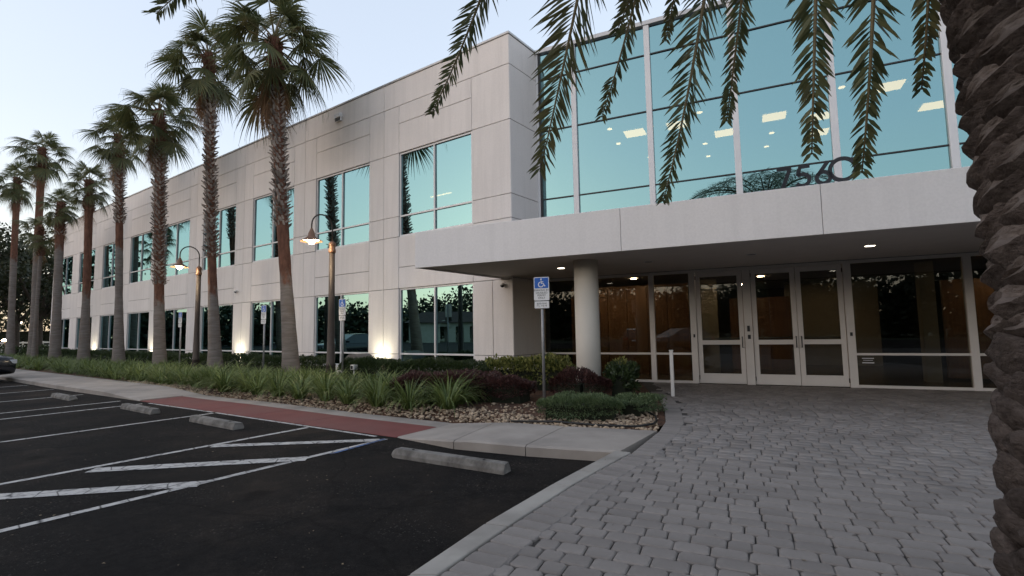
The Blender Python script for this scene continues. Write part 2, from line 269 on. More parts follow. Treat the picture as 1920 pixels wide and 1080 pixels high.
# ------------------------------------------------------------------ object helpers
WLOC = {}
def link(name, data, parent=None, loc=(0, 0, 0), rotz=0.0):
    o = bpy.data.objects.new(name, data); COL.objects.link(o)
    pl = WLOC.get(parent.name, (0, 0, 0)) if parent else (0, 0, 0)
    o.location = tuple(loc[i] - pl[i] for i in range(3)); o.rotation_euler = (0, 0, rotz)
    if parent: o.parent = parent
    WLOC[o.name] = tuple(loc); return o
def tag(o, label=None, cat=None, group=None, kind=None):
    if label: o['label'] = label
    if cat: o['category'] = cat
    if group: o['group'] = group
    if kind: o['kind'] = kind
    return o
def thing(name, label, cat, loc=(0, 0, 0), group=None): return tag(link(name, None, None, loc), label, cat, group)
class MB:
    def __init__(s): s.v = []; s.f = []; s.mi = []; s.cur = 0
    def add(s, vs, fs, flip=False):
        n = len(s.v); s.v += [tuple(map(float, q)) for q in vs]
        for f in fs: s.f.append(tuple(n + i for i in (reversed(f) if flip else f))); s.mi.append(s.cur)
    def box(s, fr, a0, a1, b0, b1, z0, z1, flipxy=False):
        if a0 > a1: a0, a1 = a1, a0
        if b0 > b1: b0, b1 = b1, b0
        vs = [fr.p(a, b, z) for z in (z0, z1) for a, b in ((a0, b0), (a1, b0), (a1, b1), (a0, b1))]
        s.add(vs, [(3, 2, 1, 0), (4, 5, 6, 7), (0, 1, 5, 4), (1, 2, 6, 5), (2, 3, 7, 6), (3, 0, 4, 7)], fr.flip)
    def cham(s, fr, a0, a1, b0, b1, z0, z1, c, side=+1):
        # panel whose outer face (b1 for side=+1) has chamfered borders
        bo, bi = (b1, b0) if side > 0 else (b0, b1)
        bc = bo - c * (1 if side > 0 else -1)
        vs = [fr.p(a, bi, z) for a, z in ((a0, z0), (a1, z0), (a1, z1), (a0, z1))] + [fr.p(a, bc, z) for a, z in ((a0, z0), (a1, z0), (a1, z1), (a0, z1))] + \
             [fr.p(a, bo, z) for a, z in ((a0 + c, z0 + c), (a1 - c, z0 + c), (a1 - c, z1 - c), (a0 + c, z1 - c))]
        fs = [(0, 1, 2, 3)] + [(i, 4 + i, 4 + (i + 1) % 4, (i + 1) % 4) for i in range(4)] + [(4 + i, 8 + i, 8 + (i + 1) % 4, 4 + (i + 1) % 4) for i in range(4)] + [(11, 10, 9, 8)]
        s.add(vs, fs, fr.flip)
    def tube(s, pts, rad, n=10, caps=True):
        pts = [Vector(p) for p in pts]; rad = rad if hasattr(rad, '__len__') else [rad] * len(pts)
        rings = []; up = Vector((0, 0, 1))
        for i, p in enumerate(pts):
            d = (pts[min(i + 1, len(pts) - 1)] - pts[max(i - 1, 0)]).normalized()
            a = d.cross(up if abs(d.z) < 0.95 else Vector((1, 0, 0))).normalized(); b = d.cross(a).normalized()
            rings.append([p + (a * math.cos(2 * math.pi * k / n) + b * math.sin(2 * math.pi * k / n)) * rad[i] for k in range(n)])
        # keep ring alignment
        for i in range(1, len(rings)):
            best = min(range(n), key=lambda q: (rings[i][q] - pts[i] - (rings[i - 1][0] - pts[i - 1])).length); rings[i] = rings[i][best:] + rings[i][:best]
        vs = [q for r in rings for q in r]; fs = []
        for i in range(len(rings) - 1):
            for k in range(n): fs.append((i * n + k, i * n + (k + 1) % n, (i + 1) * n + (k + 1) % n, (i + 1) * n + k))
        if caps: fs.append(tuple(range(n - 1, -1, -1))); fs.append(tuple(range((len(rings) - 1) * n, len(rings) * n)))
        s.add(vs, fs)
    def lathe(s, c, prof, n=20, caps=True):
        vs = [(c[0] + r * math.cos(2 * math.pi * k / n), c[1] + r * math.sin(2 * math.pi * k / n), c[2] + z) for r, z in prof for k in range(n)]
        fs = [(i * n + k, i * n + (k + 1) % n, (i + 1) * n + (k + 1) % n, (i + 1) * n + k) for i in range(len(prof) - 1) for k in range(n)]
        if caps: fs.append(tuple(range(n - 1, -1, -1))); fs.append(tuple(range((len(prof) - 1) * n, len(prof) * n)))
        s.add(vs, fs)
    def prism(s, pts, z0, z1):
        n = len(pts); ar = sum(pts[i][0] * pts[(i + 1) % n][1] - pts[(i + 1) % n][0] * pts[i][1] for i in range(n)); p = pts if ar > 0 else pts[::-1]
        vs = [(q[0], q[1], z0) for q in p] + [(q[0], q[1], z1) for q in p]
        s.add(vs, [tuple(range(n - 1, -1, -1)), tuple(range(n, 2 * n))] + [(i, (i + 1) % n, n + (i + 1) % n, n + i) for i in range(n)])
    def mesh(s, name, mat, smooth=False, org=(0, 0, 0)):
        me = bpy.data.meshes.new(name); me.from_pydata([(a - org[0], b - org[1], c - org[2]) for a, b, c in s.v], [], s.f)
        for m_ in (mat if isinstance(mat, (list, tuple)) else [mat]): me.materials.append(M[m_])
        if any(s.mi): me.polygons.foreach_set('material_index', s.mi)
        if smooth: me.polygons.foreach_set('use_smooth', [True] * len(me.polygons))
        me.update(); return me
    def build(s, name, mat, parent=None, smooth=False, org=None, bevel=0.0, auto=False):
        if org is None: org = WLOC.get(parent.name, (0, 0, 0)) if parent else (0, 0, 0)
        me = s.mesh(name, mat, smooth, org); o = link(name, me, parent, org)
        if bevel:
            b = o.modifiers.new('bevel', 'BEVEL'); b.width = bevel; b.segments = 2; b.limit_method = 'ANGLE'
        return o
def npmesh(name, V, F, mat, smooth=False):
    me = bpy.data.meshes.new(name); V = np.asarray(V, np.float32); F = np.asarray(F, np.int32); k = F.shape[1]
    me.vertices.add(len(V)); me.vertices.foreach_set('co', V.ravel()); me.loops.add(F.size); me.loops.foreach_set('vertex_index', F.ravel())
    me.polygons.add(len(F)); me.polygons.foreach_set('loop_start', np.arange(len(F), dtype=np.int32) * k)
    try: me.polygons.foreach_set('loop_total', np.full(len(F), k, np.int32))
    except Exception: pass
    me.materials.append(M[mat]); me.update(calc_edges=True); me.validate()
    if smooth: me.polygons.foreach_set('use_smooth', [True] * len(me.polygons))
    return me
def leaf_arrays(P, size, aspect=0.5, seed=1, upbias=0.0, nrm=None):
    # diamond leaves, one quad each, folded slightly
    r = np.random.default_rng(seed); n = len(P)
    d = r.normal(size=(n, 3)); d[:, 2] += upbias; d /= np.linalg.norm(d, axis=1)[:, None]
    if nrm is not None: d = d * 0.8 + nrm; d /= np.linalg.norm(d, axis=1)[:, None]
    e = np.cross(d, r.normal(size=(n, 3))); e /= np.linalg.norm(e, axis=1)[:, None]
    L = (size * r.uniform(0.6, 1.3, n))[:, None]
    V = np.stack([P, P + d * L * 0.5 + e * L * aspect * 0.5, P + d * L, P + d * L * 0.5 - e * L * aspect * 0.5], 1).reshape(-1, 3)
    return V, np.arange(n * 4).reshape(-1, 4)
def clone(o, parent=None, loc=None, rotz=None):
    c = o.copy(); COL.objects.link(c); c.parent = parent
    if loc is not None: c.location = loc
    if rotz is not None: c.rotation_euler = (0, 0, rotz)
    return c
def clone_tree(o, loc, rotz=0.0, label=None, scale=None):
    c = o.copy(); COL.objects.link(c); c.location = loc; c.rotation_euler = (0, 0, rotz)
    if label: c['label'] = label
    if scale: c.scale = (scale,) * 3
    for ch in o.children:
        d = ch.copy(); COL.objects.link(d); d.parent = c
        for g in ch.children:
            e = g.copy(); COL.objects.link(e); e.parent = d
    return c

# ------------------------------------------------------------------ GROUND
AZ = -0.13                                                   # asphalt level
mb = MB(); mb.add([(-500, -500, -0.30), (500, -500, -0.30), (500, 500, -0.30), (-500, 500, -0.30)], [(0, 1, 2, 3)])
tag(mb.build('ground', 'lawn'), kind='structure')
mb = MB(); pts = [FL.p(-30, 4.4, AZ), FL.p(120, 4.4, AZ), FL.p(120, 42, AZ), FL.p(-30, 42, AZ)]; mb.add(pts, [(3, 2, 1, 0)], not FL.flip)
mb.add([FL.p(56, -60, AZ), FL.p(64, -60, AZ), FL.p(64, 4.4, AZ), FL.p(56, 4.4, AZ)], [(0, 1, 2, 3)])
park = tag(mb.build('parking_lot', 'asphalt'), kind='structure')

def walk_z(t):
    if t < -3.4: return 0.0
    if t < -1.96: return -0.118 * (t + 3.4) / 1.44
    if t < 6.4: return -0.118
    if t < 8.8: return -0.118 * (8.8 - t) / 2.4
    return 0.0
# (front, back) edge points of the walkway in world XY
def fxy(t, u): return FL.p(t, u)[:2]
ST = [((1.21, 5.90), (1.96, 7.02)), ((0.13, 6.28), (0.74, 7.46)), ((-0.80, 6.72), (-0.30, 7.95)), ((-1.73, 7.50), (-1.02, 8.52))]
tt = -1.96
TS = [0.4, 2.0, 3.6, 5.2, 6.7, 8.3, 9.9, 11.5, 13.1, 14.7, 16.3, 17.9, 19.5, 22, 25, 28, 31, 34, 37, 40, 43, 46, 49, 52]
for t in TS: ST.append((fxy(t, min(5.90 + 0.028 * (t + 1.96), 6.3)), fxy(t, 4.72 if t < 4 else 4.82)))
walk = tag(link('sidewalk', None), kind='structure')
def lerp2(a, b, k): return (a[0] + (b[0] - a[0]) * k, a[1] + (b[1] - a[1]) * k)
for i in range(len(ST) - 1):
    (f0, b0), (f1, b1) = ST[i], ST[i + 1]; t0, t1 = toFL(f0)[0], toFL(f1)[0]
    L = math.dist(f0, f1); g = 0.006 / L
    f0, f1, b0, b1 = lerp2(f0, f1, g), lerp2(f1, f0, g), lerp2(b0, b1, g), lerp2(b1, b0, g)
    red = -1.97 < t0 < 6.3 and t1 < 6.8
    n = 6; mb = MB(); vs = []; ks = ([0, 0.03, 1] if not red else [0, 0.72, 0.725, 1])
    rows = []
    fr_ = 0.70
    for j in range(n + 1):
        k = j / n; f, b = lerp2(f0, f1, k), lerp2(b0, b1, k); z = walk_z(t0 + (t1 - t0) * k)
        if red: f = lerp2(f, b, fr_)
        a = lerp2(f, b, 0.025)
        vs += [(f[0], f[1], -0.28), (f[0], f[1], z - 0.022), (a[0], a[1], z), (b[0], b[1], z), (b[0], b[1], -0.28)]
    fs = []
    for j in range(n):
        o = j * 5
        for q in range(4): fs.append((o + q, o + 5 + q, o + 6 + q, o + 1 + q))
    fs += [(0, 1, 2, 3, 4), tuple(n * 5 + q for q in (4, 3, 2, 1, 0))]
    mb.add(vs, fs); mb.build('slab', 'concrete_walk', walk)
    if red:
        mb = MB(); vs = []
        for j in range(n + 1):
            k = j / n; f, b = lerp2(f0, f1, k), lerp2(b0, b1, k); g_ = lerp2(f, b, fr_ - 0.006); z = -0.118
            vs += [(f[0], f[1], -0.28), (f[0], f[1], z - 0.006), (g_[0], g_[1], z), (g_[0], g_[1], -0.28)]
        fs = [(j * 4 + q, j * 4 + 4 + q, j * 4 + 5 + q, j * 4 + 1 + q) for j in range(n) for q in range(3)] + [(0, 1, 2, 3), tuple(n * 4 + q for q in (3, 2, 1, 0))]
        mb.add(vs, fs); mb.build('red_slab', 'red_paint', walk)

# concrete edging strip between asphalt and pavers
OUT = [(-1.15, 2.0), (-0.63, 3.04), (-0.23, 3.80), (0.34, 4.72), (0.63, 5.15), (1.16, 5.93)]
INN = [(-0.96, 2.0), (-0.46, 3.04), (-0.06, 3.74), (0.50, 4.66), (0.80, 5.10), (1.32, 5.84)]
edg = tag(link('edging_kerb', None), kind='structure')
for i in range(len(OUT) - 1):
    a, b, c, d = OUT[i], OUT[i + 1], INN[i + 1], INN[i]; g = 0.004 / math.dist(a, b)
    a, b, c, d = lerp2(a, b, g), lerp2(b, a, g), lerp2(c, d, g), lerp2(d, c, g)
    mb = MB(); mb.prism([a, b, c, d], -0.28, 0.004); mb.build('kerb_stone', 'kerb_concrete', edg, bevel=0.012)

# paver drive ----------------------------------------------------------
LEFT = [(-1.5, 1.0), (-0.95, 2.0), (-0.45, 3.04), (-0.05, 3.74), (0.51, 4.66), (0.81, 5.10), (1.33, 5.84), (1.97, 7.0), (2.27, 7.70), (2.63, 8.97), (2.93, 10.3), (3.0, 11.2), (3.35, 13.3)]
def left_x(y):
    for i in range(len(LEFT) - 1):
        if LEFT[i][1] <= y <= LEFT[i + 1][1]:
            k = (y - LEFT[i][1]) / (LEFT[i + 1][1] - LEFT[i][1]); return LEFT[i][0] + (LEFT[i + 1][0] - LEFT[i][0]) * k
    return LEFT[0][0] + (y - LEFT[0][1]) * 0.55 if y < 1 else LEFT[-1][0]
drive = tag(link('paver_drive', None), kind='structure')
mb = MB(); poly = [(-7, -9)] + LEFT + [FE.p(-4.3, -0.02)[:2], FE.p(12, -0.02)[:2], FE.p(14, 18)[:2], (6, -12)]
mb.prism(poly, -0.2, -0.018); mb.build('sand_bed', 'joint_sand', drive)
def paver_geo(w, d, seed, amp=1.0):
    r = random.Random(seed); hw, hd = w / 2, d / 2; c = 0.019
    out = [(-hw + c, -hd), (hw - c, -hd), (hw, -hd + c), (hw, hd - c), (hw - c, hd), (-hw + c, hd), (-hw, hd - c), (-hw, -hd + c)]
    out = [(x + r.uniform(-1, 1) * 0.0035 * amp, y + r.uniform(-1, 1) * 0.0035 * amp) for x, y in out]
    z1 = -0.008 + r.uniform(-.001, .001)
    vs = [(x, y, -0.05) for x, y in out] + [(x, y, z1) for x, y in out] + [(x * (1 - 0.016 / w), y * (1 - 0.016 / d), 0.0 + r.uniform(-.0007, .0007)) for x, y in out]
    fs = [(i, (i + 1) % 8, 8 + (i + 1) % 8, 8 + i) for i in range(8)] + [(8 + i, 8 + (i + 1) % 8, 16 + (i + 1) % 8, 16 + i) for i in range(8)] + [tuple(range(16, 24))]
    return vs, fs
WID = [0.222, 0.148, 0.185]; DEP = 0.148
PM = {}
for wi, w_ in enumerate(WID):
    for k in range(5):
        mb = MB(); vs, fs = paver_geo(w_ - 0.006, DEP - 0.006, wi * 10 + k); mb.add(vs, fs); PM[(wi, k)] = mb.mesh('paver', 'paver')
plist = []
v = 0.03; row = 0; rr = random.Random(3)
while v < 14.6:
    s = -5.6 + rr.uniform(0, 0.2)
    while s < 11:
        wi = rr.choices([0, 1, 2], [0.5, 0.3, 0.2])[0]; w_ = WID[wi]; a = s + w_ / 2; s += w_; b = v + DEP / 2
        p = FE.p(a, b)
        if p[1] < -1 or p[0] < left_x(p[1]) + (0.235 if p[1] < 7 else 0.30): continue
        if p[0] > 1.25 * max(p[1], 0) + 3.2: continue
        plist.append((p[0], p[1], wi, rr.randrange(5), rr.uniform(-0.012, 0.012), rr.uniform(-0.0015, 0.0015), (rr.uniform(-.005, .005), rr.uniform(-.005, .005))))
    v += DEP
def in_view(p):
    return p[1] > 2.6 and -0.5 * p[1] < p[0] < 1.03 * p[1]
plist.sort(key=lambda q: (0 if in_view(q) else 1, q[0] ** 2 + q[1] ** 2))
rot0 = FE.ang
NP = 292
for q in plist[:NP]:
    o = link('paver', PM[(q[2], q[3])], drive, (q[0], q[1], q[5])); o.rotation_euler = (q[6][0], q[6][1], rot0 + q[4] + (math.pi if rr.random() < .5 else 0))
BORDER = []
def resample(pl, step, off):
    out = []; pts = [Vector((a, b, 0)) for a, b in pl]; i = 0; d = 0; L = 0
    for i in range(len(pts) - 1):
        seg = (pts[i + 1] - pts[i]); l = seg.length; u = seg / l; nrm = Vector((u.y, -u.x, 0))
        while d < L + l: p = pts[i] + u * (d - L); out.append((p + nrm * off, math.atan2(nrm.y, nrm.x))); d += step
        L += l
    return out
for p, a in resample(LEFT[:-1], 0.152, 0.14): BORDER.append((p.x, p.y, a))
V_, F_ = [], []; nv = 0
def addp(vs, fs, x, y, z, a, tx=0, ty=0):
    global nv
    ca, sa = math.cos(a), math.sin(a)
    for (X, Y, Z) in vs: V_.append((x + X * ca - Y * sa, y + X * sa + Y * ca, z + Z + X * ty - Y * tx))
    for f in fs:
        if len(f) == 8: F_.extend([(nv + f[0], nv + f[1], nv + f[2], nv + f[3]), (nv + f[0], nv + f[3], nv + f[4], nv + f[7]), (nv + f[4], nv + f[5], nv + f[6], nv + f[7])])
        else: F_.append(tuple(nv + i for i in f))
    nv += len(vs)
GEO = {k: paver_geo(WID[k[0]] - 0.006, DEP - 0.006, k[0] * 10 + k[1]) for k in PM}
for q in plist[NP:]: addp(*GEO[(q[2], q[3])], q[0], q[1], q[5], rot0 + q[4], q[6][0], q[6][1])
tag(link('far_pavers', npmesh('far_pavers', V_, F_, 'paver'), drive), kind='stuff')
for i, (x, y, a) in enumerate(BORDER):
    if i % 6 == 0: mb = MB(); vs, fs = paver_geo(0.262, 0.146, 500 + i, 0.6); mb.add(vs, fs); bm_ = mb.mesh('border_paver', 'paver')
    if y > -0.5: o = link('border_paver', bm_, drive, (x, y, 0.005 + rr.uniform(-.001, .001))); o.rotation_euler = (0, 0, a + rr.uniform(-.01, .01))

# planting bed
bedp = [st[1] for st in ST[::-1]] + [(2.34, 7.70), (2.70, 8.97), (3.0, 10.3), (3.07, 11.2)] + [FE.p(-4.40, 0.0)[:2], FE.p(-7.55, 0.0)[:2], fxy(0, 0), fxy(43, 0), fxy(43, -12), fxy(52, -12)]
def bed_drop(t, u): return walk_z(t) * min(1.0, max(0.0, 1 - (4.75 - u) / 0.55)) if t > -3.4 else 0.0
nb_ = len(ST); ring = []
for i, (x, y) in enumerate(bedp):
    if i < nb_: t_, u_ = toFL((x, y)); q = FL.p(t_, u_ - 0.55)[:2] if t_ > -3.6 else (x + 0.10, y + 0.35); ring.append(q)
mb = MB(); vs = [(x, y, walk_z(toFL((x, y))[0]) - 0.02) for x, y in bedp[:nb_]] + [(x, y, -0.02) for x, y in ring]
mb.add(vs, [(i, i + 1, nb_ + i + 1, nb_ + i) for i in range(nb_ - 1)], False)
inner = ring + bedp[nb_:]; k0 = len(mb.v); mb.add([(x, y, -0.02) for x, y in inner] + [(bedp[nb_ - 1][0], bedp[nb_ - 1][1], -0.02)], [tuple(range(len(inner)))])
bm = bmesh.new(); me = mb.mesh('planting_bed', 'soil'); bm.from_mesh(me); bmesh.ops.triangulate(bm, faces=bm.faces); bmesh.ops.recalc_face_normals(bm, faces=bm.faces)
for f in bm.faces:
    if f.normal.z < 0: f.normal_flip()
bm.to_mesh(me); bm.free()
tag(link('planting_bed', me), kind='structure')

# painted lines ---------------------------------------------------------
marks = tag(link('parking_markings', None), kind='structure')
def stripe(name, p, q, w, mat='white_paint', z=AZ + 0.004):
    d = Vector((q[0] - p[0], q[1] - p[1], 0)).normalized(); n_ = Vector((-d.y, d.x, 0)) * w / 2
    mb = MB(); vs = [(p[0] - n_.x, p[1] - n_.y, z), (q[0] - n_.x, q[1] - n_.y, z), (q[0] + n_.x, q[1] + n_.y, z), (p[0] + n_.x, p[1] + n_.y, z)]
    mb.add(vs, [(0, 1, 2, 3)]); return mb.build(name, mat, marks)
def ext(p, l, d=nL): return (p[0] + d[0] * l, p[1] + d[1] * l)
pA, pB, pC = (-5.97, 10.13), (-3.40, 8.42), (-1.86, 7.42)
stripe('stall_line', pA, ext(pA, 4.6), 0.09); stripe('stall_line', pB, ext(pB, 4.9), 0.09)
stripe('stall_line', pC, ext(pC, 4.6), 0.09); stripe('blue_stripe', ext(pC, 0.02, -dL * 0 + nL), ext((pC[0] + 0.085, pC[1] - 0.06), 1.0), 0.06, 'blue_paint', AZ + 0.008)
for i, (a, b) in enumerate((((-4.20, 7.14), (-1.94, 7.34)), ((-4.92, 5.97), (-2.56, 6.34)), ((-5.12, 5.03), (-3.26, 5.36)))): stripe('hatch_stripe', a, b, 0.21 if i else 0.17, z=AZ + 0.006)
pD1, pD2 = (-9.50, 12.30), (-8.55, 11.72)
stripe('stall_line', pD1, ext(pD1, 5), 0.09); stripe('stall_line', pD2, ext(pD2, 5), 0.09)
for k in range(6):
    q = (pD1[0] + dL[0] * (2.7 * (k + 1)), pD1[1] + dL[1] * 2.7 * (k + 1)); stripe('stall_line', ext(q, -0.0), ext(q, 5), 0.09)
stripe('front_line', (-2.05, 7.60), (-5.95, 10.18), 0.06); stripe('front_line', (-6.05, 10.25), (-8.45, 11.80), 0.06)

# wheel stops
def wheel_stop(c, ang, label, L=1.75, broken=False):
    o = thing('wheel_stop', label, 'wheel stop', (c[0], c[1], AZ), 'concrete wheel stops heading the stalls')
    mb = MB(); prof = [(-0.085, 0), (-0.085, 0.045), (-0.055, 0.105), (0.055, 0.105), (0.085, 0.045), (0.085, 0)]; vs = []
    xs = [-L / 2, -L / 2 + .012, -L / 4, 0.0, L / 4, L / 2 - .05, L / 2]
    ca, sa = math.cos(ang), math.sin(ang); r = random.Random(int(c[0] * 10))
    for i, x in enumerate(xs):
        for y, z in prof:
            k = 0.97 if i in (0, 6) else 1
            if broken and i == 6: y *= 0.75; z *= 0.7; 
            X = x + (r.uniform(-.02, .02) if i in (0, 6) else 0); Y = y * k + r.uniform(-.003, .003); vs.append((c[0] + X * ca - Y * sa, c[1] + X * sa + Y * ca, AZ + z * k + 0.001))
    n = 6; fs = [(i * n + k, i * n + k + 1, (i + 1) * n + k + 1, (i + 1) * n + k) for i in range(len(xs) - 1) for k in range(n - 1)] + [tuple(range(n - 1, -1, -1)), tuple(range((len(xs) - 1) * n, len(xs) * n))]
    mb.add(vs, fs, True); mb.build('block', 'wheelstop', o, bevel=0.008)
    for x in (-L * 0.32, L * 0.32):
        b = MB(); b.lathe((c[0] + x * ca, c[1] + x * sa, AZ + 0.1), [(0.016, 0), (0.016, 0.012), (0.006, 0.014)], 8); b.build('anchor_pin', 'rubber', o)
LA = math.atan2(dL[1], dL[0])
wheel_stop((-0.79, 5.99), LA + 0.07, 'weathered concrete wheel stop with chipped end, nearest the paver drive', 1.62, True)
wheel_stop((-5.16, 8.82), LA, 'concrete wheel stop just beyond the hatched access aisle', 1.6)
wheel_stop((-7.78, 10.6), LA, 'stained two-tone wheel stop below the left end of the red ramp', 1.6)
wheel_stop((-11.5, 13.0), LA, 'farthest small wheel stop, beside the grey kerb near the black car', 1.5)

# ------------------------------------------------------------------ BUILDING
bld = thing('office_building', 'two-storey pale concrete office building with glazed entrance and palm-lined long wing', 'building', tuple(C0))
P_ = 4.53; WA, WB = 1.37, 4.44; ZT = 9.72
mb = MB()                                           # backing wall with real openings
def bays():
    return [(WA + P_ * k, WB + P_ * k) for k in range(9)]
END = 9 * P_ + WA - 0.07
BZ = [(0, 0.30), (2.80, 4.48), (7.24, ZT)]
for z0, z1 in BZ: mb.box(FL, 0.03, END - 0.03, -0.30, -0.035, z0, z1 - 0.001)
pil = [(0.03, WA)] + [(WB + P_ * k, WA + P_ * (k + 1)) for k in range(8)] + [(WB + P_ * 8, END - 0.03)]
for a, b in pil:
    for z0, z1 in ((0.30, 2.80), (4.48, 7.24)): mb.box(FL, a, b, -0.30, -0.035, z0, z1)
mb.build('wall', 'joint', bld)
J = 0.007
def wp(fr, a0, a1, z0, z1, side=1, b=(-0.034, 0.0)):
    mb = MB(); mb.cham(fr, a0 + J, a1 - J, b[0], b[1], z0 + J, z1 - J, 0.008, side); c = fr.p((a0 + a1) / 2, b[0], z0); mb.build('wall_panel', 'precast', bld, org=c)
PZ = [-0.1, 0.73, 2.80, 4.48, 5.15, 7.25, 8.85]
for i, (a, b) in enumerate(pil):
    a = 0 if i == 0 else a; b = END if i == len(pil) - 1 else b
    m_ = (a + b) / 2
    for z0, z1 in zip(PZ[:-1], PZ[1:]):
        if i == 0 and z0 > 2: wp(FL, a, b, z0, z1)
        else: wp(FL, a, m_, z0, z1); wp(FL, m_, b, z0, z1)
for a, b in bays():
    wp(FL, a, b, -0.1, 0.30); wp(FL, a, b, 2.80, 3.48); wp(FL, a, b, 3.48, 4.48); wp(FL, a, b, 7.25, 8.24); wp(FL, a, b, 8.24, 8.85)
edges = [0] + [5.17 + P_ * k for k in range(8)] + [END]
for a, b in zip(edges[:-1], edges[1:]): wp(FL, a, b, 8.85, ZT)
# coping, side end wall, roof slab
mb = MB(); mb.box(FL, -0.02, END + 0.02, -0.30, 0.025, ZT + 0.002, 9.79); mb.build('parapet_coping', 'coping', bld, bevel=0.01)
DB = -20.0
mb = MB(); mb.box(FL, END - 0.25, END - 0.001, DB, -0.31, -0.1, ZT); mb.build('end_wall', 'precast', bld)
# return wall from the corner C to the glass front
Wp = np.array(FE.p(-7.56, 0.0)); rv = Wp - C0; rv[2] = 0; rl = np.linalg.norm(rv); rv = rv / rl
RP = np.array([-rv[1], rv[0], 0]);  RP = -RP if RP @ np.array([1, -0.6, 0]) < 0 else RP
FR = Frame(C0, rv, RP)
mb = MB(); mb.box(FR, 0.04, rl, -0.30, -0.035, -0.1, ZT); mb.build('return_wall', 'joint', bld)
for z0, z1 in ((-0.1, 0.73), (0.73, 2.84), (2.84, 4.48), (4.48, 5.15), (5.15, 7.25), (7.25, 8.85), (8.85, ZT)): wp(FR, 0.0, rl, z0, z1)
mb = MB(); mb.box(FR, 0.028, rl - 0.02, -0.30, 0.025, ZT + 0.004, 9.792); mb.build('parapet_coping', 'coping', bld, bevel=0.01)

# windows of the long wing (shared meshes, local x = dL, y = nL)
WW = WB - WA
def winframe(z0, z1, zt, name):
    mb = MB(); f = 0.05; y0, y1 = -0.14, -0.04
    mb.box(W0, 0.0, WW, y0, y1, z0, z0 + f); mb.box(W0, 0.0, WW, y0, y1, z1 - f, z1)
    for x in (0.0, WW - f): mb.box(W0, x, x + f, y0 + 0.001, y1 - 0.001, z0 + f, z1 - f)
    mb.box(W0, WW / 2 - f / 2, WW / 2 + f / 2, y0 + 0.001, y1 + 0.004, z0 + f, z1 - f)
    for x0, x1 in ((f, WW / 2 - f / 2), (WW / 2 + f / 2, WW - f)): mb.box(W0, x0, x1, y0 + 0.002, y1, zt - f / 2, zt + f / 2)
    me = mb.mesh(name, 'aluminium')
    panes = []
    for x0, x1 in ((f - .005, WW / 2 - f / 2 + .005), (WW / 2 + f / 2 - .005, WW - f + .005)):
        for a, b in ((z0 + f - .005, zt - f / 2 + .005), (zt + f / 2 - .005, z1 - f + .005)):
            p = MB(); p.box(W0, x0, x1, -0.094, -0.086, a, b); panes.append(p.mesh('pane', 'tinted_glass'))
    return me, panes
WU = winframe(4.48, 7.24, 5.15, 'window'); WD = winframe(0.30, 2.80, 0.735, 'window')
for a, b in bays():
    for me, panes in (WU, WD):
        o = link('window', me, bld, FL.p(a, 0), FL.ang)
        for pm in panes:
            c = bpy.data.objects.new('pane', pm); COL.objects.link(c); c.parent = o
# interior of the long wing
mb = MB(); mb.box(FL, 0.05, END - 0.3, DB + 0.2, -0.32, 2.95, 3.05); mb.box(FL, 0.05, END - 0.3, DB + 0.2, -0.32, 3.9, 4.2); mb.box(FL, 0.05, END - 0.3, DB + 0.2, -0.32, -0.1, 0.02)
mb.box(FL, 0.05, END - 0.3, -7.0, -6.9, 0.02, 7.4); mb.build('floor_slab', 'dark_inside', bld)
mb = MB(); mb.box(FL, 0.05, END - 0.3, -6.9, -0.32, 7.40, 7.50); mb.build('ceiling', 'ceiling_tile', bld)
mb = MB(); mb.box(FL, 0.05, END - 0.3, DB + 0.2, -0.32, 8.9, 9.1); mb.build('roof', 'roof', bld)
for (t, u, l) in ((7.2, -2.2, 1.2), (8.1, -3.6, 1.2), (6.6, -5.0, 1.2)):
    mb = MB(); mb.box(FL, t, t + l, u, u + 0.10, 7.385, 7.399); mb.build('ceiling_light', 'panel_light', bld)

# --- entrance block, curtain wall
cw = link('curtain_wall', None, bld, FE.p(-7.5, 0))
SX = [-7.50, -6.39, -4.28, -2.18, -0.10, 2.02, 4.12, 6.22, 8.32, 10.4]
ZB = 3.2
for s in SX[1:]:
    mb = MB(); mb.box(FE, s - 0.075, s + 0.075, -0.10, 0.07, ZB, 9.66); mb.build('mullion', 'aluminium', cw, bevel=0.006)
mb = MB(); mb.box(FE, -7.56, -7.49, -0.10, 0.04, ZB, 9.66); mb.build('edge_post', 'aluminium', cw)
mb = MB(); mb.box(FE, -7.485, -7.42, -0.08, 0.03, ZB, 9.66); mb.build('edge_gasket', 'black_bar', cw)
ZR = [4.0, 5.21, 7.26, 8.85]
for z in ZR:
    for a, b in zip(SX[:-1], SX[1:]):
        mb = MB(); mb.box(FE, a + (0.085 if a > -7.4 else 0.09), b - 0.08, -0.06, 0.022, z - 0.016, z + 0.016); mb.build('transom', 'black_bar', cw)
mb = MB(); mb.box(FE, -7.56, 10.5, -0.30, 0.09, 9.665, 9.79); mb.build('head_coping', 'coping', cw, bevel=0.01)
zz = [ZB] + ZR + [9.66]
for a, b in zip(SX[:-1], SX[1:]):
    for z0, z1 in zip(zz[:-1], zz[1:]):
        mb = MB(); mb.box(FE, a + 0.05, b - 0.05, -0.022, -0.010, z0 + 0.01, z1 - 0.01); c = FE.p(a, 0, z0); o = mb.build('pane', 'tinted_glass', cw, org=c)
        o.rotation_euler = (rr.uniform(-.0025, .0025), rr.uniform(-.0025, .0025), rr.uniform(-.002, .002))
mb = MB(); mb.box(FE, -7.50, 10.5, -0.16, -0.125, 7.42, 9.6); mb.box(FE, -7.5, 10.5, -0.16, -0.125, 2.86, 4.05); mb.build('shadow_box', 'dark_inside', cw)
mb = MB(); mb.box(FE, -7.5, 10.5, -9, -0.17, 7.42, 7.52); mb.build('ceiling', 'ceiling_tile', bld)
